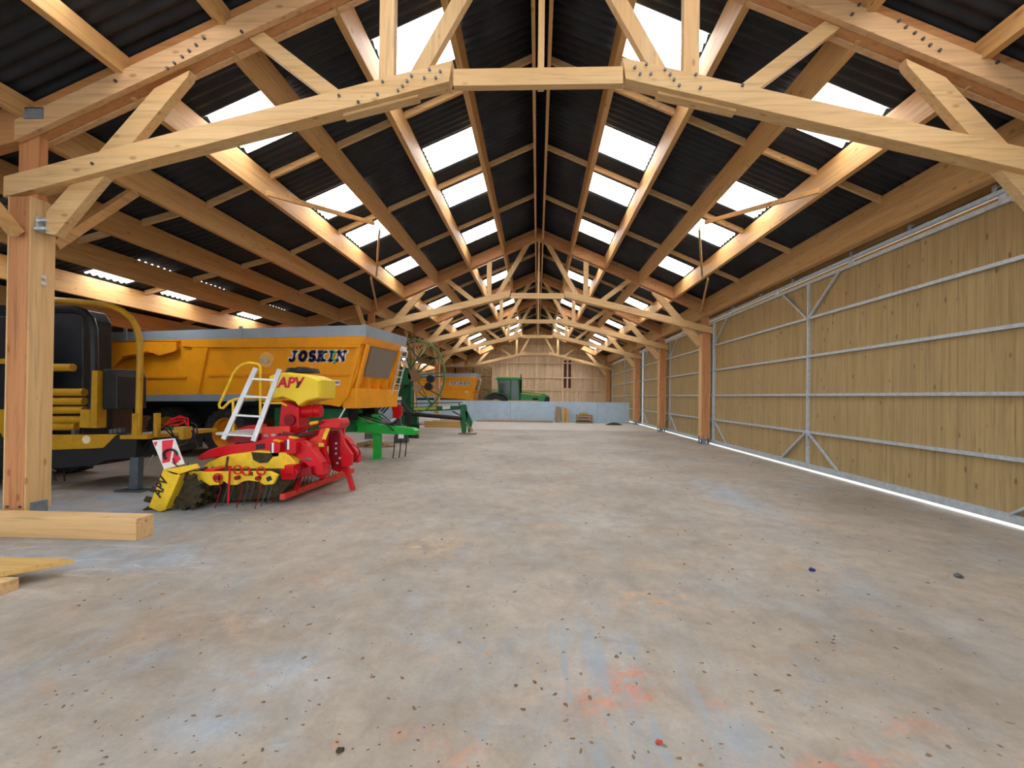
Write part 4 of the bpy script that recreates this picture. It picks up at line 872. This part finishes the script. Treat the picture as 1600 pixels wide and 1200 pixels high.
    hose([(-4.067,1.013),(-3.859,0.986),(-3.651,0.999),(-3.496,1.042)], 7.3, BLACK, .02); hose([(-4.016,1.034),(-3.839,1.016),(-3.673,1.05)], 7.35, DRED, .02)
    for (a, b) in [(-4.511,0.453),(-4.222,0.571),(-4.096,0.555),(-3.883,0.559)]: build(MB().lathe([(-.012, .05), (-.012, .065), (.012, .065), (.012, .05)], (a, 6.54, b), (0,1,0), 16), 'red_collar', RED, t)
    build(MB().cyl(([(-4.319,0.552)][0][0], 6.52, .62), ([(-4.339,0.05)][0][0], 6.52, .1), .014, n=8), 'depth_pin', RED, t)
    build(MB().prism([(-3.82,0.528),(-3.584,0.551),(-3.544,0.475),(-3.621,0.377),(-3.778,0.374)], 6.9, 7.0), 'red_bracket', RED, t, .01); build(MB().prism([(-3.595,0.516),(-3.397,0.559),(-3.375,0.423),(-3.554,0.4)], 7.0, 7.1), 'red_bracket', DRED, t, .01)
    # platform
    build(MB().prism([(-4.382,1.121),(-3.934,1.137),(-3.933,1.046),(-4.411,0.916)], 7.38, 7.42), 'platform_side', PINKR, t, .004)
    build(MB().box((-5.15, 7.4, .98), (-4.1, 8.3, 1.02)), 'platform_deck', ALU, t)
    build(MB().prism([(-5.332,1.021),(-5.147,1.081),(-4.834,1.108),(-4.832,1.006),(-5.331,0.987)], 8.25, 8.3), 'platform_side', RED, t)
    build(MB().prism([(-4.853,0.957),(-4.384,1.024),(-4.383,0.905),(-4.77,0.879)], 7.15, 7.4), 'platform_support', DRED, t)
    for (a, b) in [(-4.305,0.982),(-4.18,0.994)]: build(MB().cbox((a, 7.37, b), (.07, .02, .04)), 'grey_clip', STEEL, t)
    # seed unit and blower
    build(MB().prism([(-4.192,1.55),(-3.896,1.436),(-3.891,1.095),(-3.933,1.009),(-4.228,1.047),(-4.221,1.282)], 7.6, 7.95), 'seed_unit', RED, t, .02)
    b_ = [(-4.008,1.358),(-3.592,1.374)]; build(MB().cyl((b_[0][0], 7.75, b_[0][1]), (b_[1][0], 7.75, b_[1][1]), .10, n=22), 'blower', RED, t, smooth=True)
    build(MB().cyl((b_[1][0]-.12, 7.75, b_[1][1]), (b_[1][0]-.1, 7.75, b_[1][1]), .115, n=22), 'blower_flange', RED, t)
    b_ = [(-4.031,1.228)]; build(MB().cyl((b_[0][0], 7.6, b_[0][1]), (b_[0][0], 7.55, b_[0][1]), .09, n=18), 'drive_cover', DRED, t)
    # hopper: tapered loft in y
    top = [(-4.556,1.955),(-4.303,2.022),(-3.7,1.985),(-3.448,1.902)]; bot = [(-4.505,1.556),(-4.01,1.519),(-3.921,1.435),(-3.454,1.58)]
    ring = [(-4.38,1.943),(-4.264,1.986),(-4.074,2.008),(-3.694,1.966),(-3.493,1.89),(-3.499,1.581),(-3.73,1.526),(-3.855,1.442),(-3.909,1.514),(-4.131,1.594),(-4.332,1.56)]
    m_ = MB(); cxh = sum(p[0] for p in ring)/len(ring); czh = sum(p[1] for p in ring)/len(ring)
    secs = [(7.50, .90), (7.54, .97), (7.62, 1.0), (8.02, 1.0), (8.10, .97), (8.14, .9)]; nn = len(ring)
    for y, k in secs: m_.v += [Vector((cxh+(a-cxh)*k, y, czh+(b-czh)*k)) for a, b in ring]
    for i in range(len(secs)-1): m_.f += [(i*nn+j, i*nn+(j+1)%nn, (i+1)*nn+(j+1)%nn, (i+1)*nn+j) for j in range(nn)]
    m_.f += [tuple(range(nn)), tuple(range(5*nn+nn-1, 5*nn-1, -1))]
    hp = build(m_, 'hopper', HOP, t, .012)
    l_ = [(-4.27,2.038),(-3.759,2.043)]; build(MB().cyl(((l_[0][0]+l_[1][0])/2, 7.95, l_[0][1]-.02), ((l_[0][0]+l_[1][0])/2, 7.95, l_[0][1]+.05), .28, .25, 28).cyl(((l_[0][0]+l_[1][0])/2, 7.95, l_[0][1]+.05), ((l_[0][0]+l_[1][0])/2, 7.95, l_[0][1]+.075), .12, .1, 20), 'hopper_lid', BLACK, hp)
    a_ = [(-4.202,1.748)][0]; text('APV', 'lettering', LRED, .235, (a_[0], 7.494, a_[1]+.01), FACE, hp, bold=.008, shear=.2, xs=.98)
    sl = [(-4.236,1.893),(-4.194,1.893),(-4.246,1.81),(-4.265,1.727),(-4.308,1.726),(-4.288,1.809)]; build(MB().prism(sl, 7.482, 7.5), 'logo_stroke', BLK, hp)
    sl = [(-3.845,1.855),(-3.803,1.856),(-3.865,1.752),(-3.896,1.752)]; build(MB().prism(sl, 7.482, 7.49), 'logo_stroke', BLK, hp)
    # ladder
    r1 = [(-4.778,0.947),(-4.41,2.053)]; r2_ = [(-4.312,0.925),(-4.028,2.037)]
    for p, q in (r1, r2_): build(MB().bar((p[0], 7.05, p[1]), (q[0], 7.25, q[1]), .035, .075, (1,0,0)), 'ladder_rail', ALU, t, .004)
    for k in (.07, .335, .60, .845):
        f1 = [r1[0][i]+(r1[1][i]-r1[0][i])*k for i in (0, 1)]; f2 = [r2_[0][i]+(r2_[1][i]-r2_[0][i])*k for i in (0, 1)]
        build(MB().bar((f1[0], 7.05+.2*k, f1[1]), (f2[0], 7.05+.2*k, f2[1]), .06, .03, (0,0,1)), 'ladder_rung', ALU, t, .003)
    # yellow hand rails
    h1 = [(-4.427,1.018),(-4.433,1.396),(-4.439,1.805),(-4.444,2.092),(-4.482,2.122),(-4.629,2.146),(-4.734,2.12),(-4.817,2.057),(-4.889,1.964),(-4.97,1.769),(-5.062,1.572),(-5.113,1.469),(-5.101,1.418),(-5.048,1.408),(-4.945,1.512),(-4.809,1.565),(-4.62,1.583),(-4.442,1.59)]
    build(MB().tube([(a, 7.42, b) for a, b in h1], .021, 10), 'hand_rail', YEL, t, smooth=True)
    h2 = [(-4.874,1.031),(-4.878,1.288),(-4.882,1.534)]; build(MB().tube([(a, 7.42, b) for a, b in h2], .021, 10), 'hand_rail_post', YEL, t, smooth=True)
    h3 = [(-4.409,1.499),(-4.096,1.503),(-4.012,1.463)]; build(MB().tube([(a, 7.44, b) for a, b in h3], .016, 8), 'hand_rail', YEL, t, smooth=True)
    # warning board with stripes
    wb = [(-5.436,0.973),(-5.118,1.005),(-4.969,0.646),(-5.257,0.568)]
    wo = build(MB().prism(wb, 6.49, 6.51), 'warning_board', WHITE, t)
    lerp = lambda u, v: (wb[0][0]*(1-u)*(1-v)+wb[1][0]*u*(1-v)+wb[2][0]*u*v+wb[3][0]*(1-u)*v, wb[0][1]*(1-u)*(1-v)+wb[1][1]*u*(1-v)+wb[2][1]*u*v+wb[3][1]*(1-u)*v)
    for quad in (((.45,.04),(.96,.04),(.42,.8),(.05,.8)), ((.05,.06),(.22,.06),(.05,.22)), ((.80,.45),(.96,.72),(.96,.8),(.62,.93),(.55,.93),(.5,.86))):
        build(MB().prism([lerp(*p) for p in quad], 6.484, 6.49), 'red_stripe', SIGNR, wo)
    c_ = lerp(.62, .58); build(MB().tube([(c_[0]+.10*math.cos(a), 6.46, c_[1]+.08*math.sin(a)) for a in [k*.5 for k in range(0, 9)]], .016, 7), 'clamp', BLK, wo)
    build(MB().tube([(a, 6.45, b) for a, b in [(-5.098,0.731),(-5.06,0.642),(-4.966,0.581),(-4.875,0.61),(-4.875,0.664)]], .009, 6), 'cable', BLK, wo)
    for (a, b), (c, d) in zip([(-5.398,0.118),(-5.36,0.074),(-5.326,0.253)], [(-5.491,0.16),(-5.488,-0.018),(-5.41,0.305)]): build(MB().bar((a, 6.5, b), (c, 6.45, d), .06, .07), 'packer_tooth', SOILM, t)
    # turnbuckle, spindle and lever on the headstock
    build(MB().cyl(*[(a, 7.35, b) for a, b in [(-3.874,1),(-3.362,1.23)]], .015, n=8), 'top_link', DRED, t)
    build(MB().cyl(*[(a, 7.35, b) for a, b in [(-3.578,1.186),(-3.455,1.208)]], .03, n=10), 'orange_grip', ORANGE, t)
    build(MB().cyl(*[(a, 7.6, b) for a, b in [(-3.223,1.26),(-3.13,1.428)]], .014, n=8), 'lever', STEEL, t)
cultivator()

# ------------------------------------------------------------------ green rotary rake, folded
def rake():
    Y = 20.6
    t = thing('rotary_rake', 'dark green rotary rake with big raised tine ring', 'rake', (-4.6, Y, 0))
    c = Vector(([(-5.363,2.506)][0][0], Y, [(-5.363,2.506)][0][1]))
    R_ = 1.5
    for dy, r in ((0, R_), (.14, R_*.95)):
        build(MB().tube([c+Vector((math.cos(a)*r*.88, dy+.25*math.sin(a), math.sin(a)*r*1.08)) for a in [2*PI*i/48 for i in range(48)]], .028, 6, True), 'tine_ring', flat('olive_ring', (.12, .22, .08), .6), t, smooth=True)
    for i in range(12):
        a = 2*PI*i/12+.1
        o = build(MB().bar(c, c+Vector((math.cos(a)*R_*.88, .2*math.sin(a), math.sin(a)*R_*1.08)), .035, .05, (0,1,0)), 'rotor_arm', BRW if i % 2 else DGREEN, t)
        e = c+Vector((math.cos(a)*R_*.85, .2*math.sin(a), math.sin(a)*R_*1.04)); m_ = MB()
        for k in range(3): m_.tube([e+Vector((-.02*k, -.05*k, 0)), e+Vector((-.02*k, -.5, -.08))], .008, 5)
        build(m_, 'tines', STEELD, o)
    build(MB().cyl(c+Vector((0,-.2,0)), c+Vector((0,.25,0)), .28, .22, 18), 'rotor_hub', BRW, t)
    build(MB().prism([(-6.533,2.748),(-6.135,2.865),(-5.622,2.757),(-5.447,2.421),(-5.613,2.082),(-6.181,2.047),(-6.554,2.24)], Y-.2, Y+.4), 'gearbox', DGREEN, t, .04)
    build(MB().prism([(-6.125,2.132),(-5.614,2.138),(-5.54,0.874),(-5.764,0.674),(-6.165,0.865)], Y+.1, Y+.5), 'frame_tower', DGREEN, t, .02)
    for a, b, w in (("628,528", "640,575", .09), ("622,545", "632,578", .06), ("634,535", "652,560", .04), ("610,560", "640,585", .05), ("622,530", "650,526", .04), ("641,600", "676,632", .05), ("640,590", "690,590", .05), ("652,600", "690,620", .04), ("660,580", "684,558", .04), ("642,575", "660,545", .04)):
        pass
    SEG = [[(-5.924,4.138),(-5.569,2.83)], [(-6.144,3.717),(-5.736,2.745)], [(-5.753,3.943),(-5.18,3.196)], [(-6.42,3.24),(-5.565,2.551)], [(-6.093,4.081),(-5.306,4.198)], [(-5.531,2.134),(-4.537,1.255)], [(-5.563,2.412),(-4.105,2.483)], [(-5.222,2.137),(-4.149,1.593)], [(-5.229,2.638),(-4.34,3.314)], [(-5.512,2.83),(-5.018,3.67)], [(-6.064,1.988),(-6.333,1.009)], [(-5.574,3.248),(-5.544,1.02)], [(-5.39,2.135),(-5.372,0.744)], [(-5.971,3.468),(-6.01,2.128)]]
    for i, ((a, b), (e, f)) in enumerate(SEG): build(MB().bar((a, Y-.2+.05*(i % 4), b), (e, Y-.2+.05*(i % 4), f), .05, .075 if i < 2 else .05, (0,1,0)), 'fold_arm', DGREEN, t)
    # stacks of edge-on tine arms at left (lattice)
    L = [(-6.442,3.335),(-6.302,3.336),(-6.609,1.232),(-6.749,1.231)]
    m_ = MB(); m_.bar((L[0][0], Y-.5, L[0][1]), (L[3][0], Y-.5, L[3][1]), .03, .03); m_.bar((L[1][0]+.1, Y-.5, L[1][1]), (L[2][0]+.1, Y-.5, L[2][1]), .03, .03)
    for k in range(10):
        u = k/9; x_ = L[0][0]+(L[3][0]-L[0][0])*u; z_ = L[0][1]+(L[3][1]-L[0][1])*u; m_.bar((x_, Y-.5, z_), (x_+.25, Y-.5, z_-.06), .02, .03)
    build(m_, 'tine_rack', ALU, t)
    # wheels / weights
    for a, b, r in [(*p, .17) for p in [(-5.196,1.967),(-4.697,2.027),(-4.618,2.359)]]:
        build(MB().cyl((a, Y-.4, b), (a, Y-.15, b), r, n=16), 'guide_wheel', BRW if a < -4.9 else BLACK, t)
    # main beam and headstock
    build(MB().prism([(-5.491,1.136),(-3.219,1.22),(-3.217,1.056),(-4.101,0.989),(-5.489,0.943)], Y-.2, Y-.05), 'main_beam', DGREEN, t, .01)
    build(MB().prism([(-5.493,1.302),(-3.221,1.385),(-3.221,1.344),(-5.493,1.26)], Y-.3, Y-.26), 'guard_rail', DGREEN, t)
    build(MB().prism([(-4.103,1.182),(-3.772,1.213),(-3.77,1.076),(-4.101,1.044)], Y-.22, Y-.2), 'sticker', WHITE, t); build(MB().prism([(-5.352,1.111),(-4.38,1.151),(-4.378,1.041),(-5.35,1)], Y-.22, Y-.2), 'yellow_decal', flat('faded_yellow', (.45, .5, .08), .6), t)
    d_ = [(-5.822,0.856),(-3.212,0.672)]; build(MB().cyl((d_[0][0], Y-.3, d_[0][1]), (d_[1][0], Y-.3, d_[1][1]), .09, n=14), 'drive_shaft', BLACK, t)
    for q in ([(-3.275,1.275),(-3.054,1.277),(-2.965,0.785),(-3.065,-0.039),(-3.203,-0.041),(-3.322,0.643)], [(-3.107,1.057),(-2.967,0.949),(-2.769,0.513),(-2.873,0.073),(-2.956,0.072),(-2.989,0.456)]):
        build(MB().prism(q, Y-.35, Y-.25), 'headstock', DGREEN, t, .006)
    build(MB().cyl(*[(a, Y-.3, b) for a, b in [(-3.072,0.509),(-2.764,0.13)]], .06, n=10), 'lower_link_pin', BRW, t)
    build(MB().box((-3.35, Y-.5, 0), (-2.6, Y-.1, .05)), 'stand_foot', BRW, t)
    for (a, b), (e, f) in zip([(-3.667,0.971),(-3.397,1.329)], [(-3.197,0.731),(-3.199,0.922)]): build(MB().tube([(a, Y-.2, b), (e, Y-.25, f)], .03, 6), 'hose', BLACK, t)
    # running gear
    for x_ in (-6.3, -5.5): build(MB().lathe([(-.12, .14), (-.13, .24), (0, .28), (.13, .24), (.12, .14)], (x_, Y+.3, .28), (0,1,0), 22).cyl((x_, Y+.2, .28), (x_, Y+.4, .28), .15, n=16), 'wheel', RUB, t, smooth=True)
    build(MB().box((-6.4, Y+.15, .35), (-5.3, Y+.45, .9)), 'undercarriage', DGREEN, t)
rake()
# pump unit with red body on the trailer's hoses, and other things in that corner
pu = thing('slurry_pump', 'red and white pump unit behind the green drawbar', 'pump', (-4.6, 16.4, 0))
def pz(s): return s
q = [(-5.048,1.294),(-4.731,1.321),(-4.703,0.963),(-4.815,0.827),(-4.974,0.87)]; build(MB().prism(q, 16.2, 16.5), 'pump_body', RED, pu, .03)
q = [(-5.05,1.474),(-4.778,1.477),(-4.731,1.298),(-5.07,1.294)]; build(MB().prism(q, 16.22, 16.48), 'valve_block', GREYP, pu, .02)
q = [(-4.886,1.588),(-4.751,1.589),(-4.749,1.478),(-4.884,1.477)]; build(MB().prism(q, 16.25, 16.4), 'filler_cap', WHITE, pu)
d_ = [(-5.355,0.528),(-4.861,0.871)]; build(MB().cyl((d_[0][0], 16.1, d_[0][1]), (d_[1][0], 16.3, d_[1][1]), .06, n=12), 'suction_pipe', ALU, pu)
q = [(-4.951,0.87),(-4.77,0.872),(-4.696,0.426),(-4.99,0.421)]; build(MB().prism([(a, b) for a, b in q], 16.25, 16.45), 'pump_stand', STEELD, pu)
build(MB().box((-4.9, 16.15, 0), (-4.5, 16.55, .56)), 'stand_frame', STEELD, pu)
for s in range(3):
    d_ = [(-5.477,1.132),(-5.275,1.359),(-5.004,1.407),(-4.687,1.456),(-4.502,1.145),(-4.54,0.607)]; build(MB().tube([(a+.05*s, 16.2+.08*s, b-.06*s) for a, b in d_], .03, 7), 'black_hose', BLACK, pu, smooth=True)

# timber lying in front of the fourth left post, sacks on it
plank('timber_baulk', 'light timber baulk lying on the floor under the rake', [(-5.767,0.12)][0][:1]+(24.2, .17), [(-3.844,0.148)][0][:1]+(24.2, .17), .3, .32, OLDW, 'timber')
plank('timber_baulk', 'second baulk behind the light one under the rake', (-5.6, 25.3, .16), (-3.6, 25.3, .16), .3, .3, BRW, 'timber')
plank('rusty_pipe', 'rusty thick pipe stub lying left of the light baulk', (-7.1, 22.4, .18), (-5.75, 22.5, .18), .34, .3, BRW, 'pipe')
def sack(c, s, mat, lab, rz=0):
    m_ = MB(); n, k = 14, 7
    for j in range(k+1):
        ph = -PI/2+PI*j/k
        for i in range(n):
            a = 2*PI*i/n; rr = abs(math.cos(ph))**.5*(1+.08*math.sin(3*a+j))
            m_.v.append(Vector((c[0]+s[0]*rr*math.cos(a), c[1]+s[1]*rr*math.sin(a), c[2]+s[2]*(1+abs(math.sin(ph))**.8*(1 if ph > 0 else -1)))))
    m_.f += [(j*n+i, j*n+(i+1)%n, (j+1)*n+(i+1)%n, (j+1)*n+i) for j in range(k) for i in range(n)]
    return tag(build(m_, 'sack', mat, at=c, smooth=True), lab, 'sack')
sack((-6.15, 26.3, .0), (.75, .5, .32), WHITE, 'white sack lying behind the baulk, left of the pink one')
sack((-4.5, 26.3, .0), (.7, .45, .28), flat('pink_white_sack', (.75, .32, .38), .6, 0, .5, 9, (.8, .8, .8), .9), 'pink and white sack lying behind the baulk')

# ------------------------------------------------------------------ near timbers
tb = build(MB().box((-8.2, 5.12, 0), (-4.44, 5.36, .245)), 'timber_baulk', WX, at=(-6.3, 5.24, 0), bevel=.006)
tb.rotation_euler = (0, 0, -.01); tag(tb, 'long squared timber lying before the nearest left post', 'timber')
m_ = MB().prism([(-6.3, 3.66), (-4.52, 3.70), (-4.16, 4.12), (-6.3, 4.12)], .10, .145, 'Z')
tag(build(m_, 'board', OLDW, at=(-5.3, 3.9, .1), bevel=.003), 'yellow board with a slanted cut end, leftmost near floor', 'board')
tag(build(MB().box((-6.2, 3.66, 0), (-4.31, 3.80, .098)), 'timber_offcut', WX, at=(-5.2, 3.7, 0), bevel=.004), 'short timber offcut under the yellow board at left edge', 'timber')

# ------------------------------------------------------------------ litter on the floor
def clod(x, y, r, mat, lab, cat='clod', seed=0, name='soil_clod'):
    rnd = random.Random(seed); bm = bmesh.new(); bmesh.ops.create_icosphere(bm, subdivisions=2, radius=r)
    for v in bm.verts: v.co *= rnd.uniform(.6, 1.25); v.co.z = v.co.z*.55+r*.4
    for v in bm.verts: v.co.z = max(0, v.co.z)
    me = bpy.data.meshes.new(name); bm.to_mesh(me); bm.free(); me.materials.append(mat)
    o = bpy.data.objects.new(name, me); COL.objects.link(o); o.location = (x, y, 0); return tag(o, lab, cat)
clod(*[(2.677,4.714)][0], .03, BLUE, 'small dark blue scrap on the floor, right of centre', 'scrap', 1, 'cloth_scrap')
clod(*[(3.99,4.645)][0], .038, STEELD, 'small dark crumpled scrap on the floor at far right', 'scrap', 2, 'crumpled_scrap')
clod(*[(0.604,2.31)][0], .016, flat('red_crumb', (.45, .06, .04), .9), 'small dark red scrap at the bottom of the picture', 'scrap', 3, 'red_scrap')
clod(*[(-0.897,2.176)][0], .018, SOILM, 'dark soil clod on the near floor, left of centre', 'clod', 4)
clod(*[(0.524,3.058)][0], .014, HAY, 'brown clod on the near floor beside the orange stain', 'clod', 6)
lit = MB(); rnd = random.Random(21)
for i in range(1500):
    y = 1.9+rnd.random()**2.0*20; x = rnd.uniform(-.95*y-.3, min(6.1, .95*y+.3))
    if x < -4 and y > 5 or x < -2.4 and y > 15: continue
    r = rnd.choice((.0035, .005, .005, .007, .010))*(1+y*.06); a = rnd.uniform(0, PI); k = rnd.uniform(1, 2.2)
    ux, uy = math.cos(a)*r*k, math.sin(a)*r*k; vx, vy = -math.sin(a)*r, math.cos(a)*r; h_ = r*rnd.uniform(.3, .9)
    nn_ = rnd.choice((5, 6, 7)); pts_ = []
    for q_ in range(nn_):
        t_ = 2*PI*q_/nn_; m__ = rnd.uniform(.55, 1.3); pts_.append((x+math.cos(t_)*ux*m__+math.sin(t_)*vx*m__, y+math.cos(t_)*uy*m__+math.sin(t_)*vy*m__, .001))
    lit.add(pts_+[(x+rnd.uniform(-.3, .3)*ux, y+rnd.uniform(-.3, .3)*uy, h_)], [(q_, (q_+1) % nn_, nn_) for q_ in range(nn_)])
o = build(lit, 'dry_crumbs', flat('dry_crumbs', (.20, .13, .085), .95, 0, .6, 2.0)); tag(o, 'dry soil and wood crumbs scattered over the concrete floor', 'crumbs', kind='stuff')
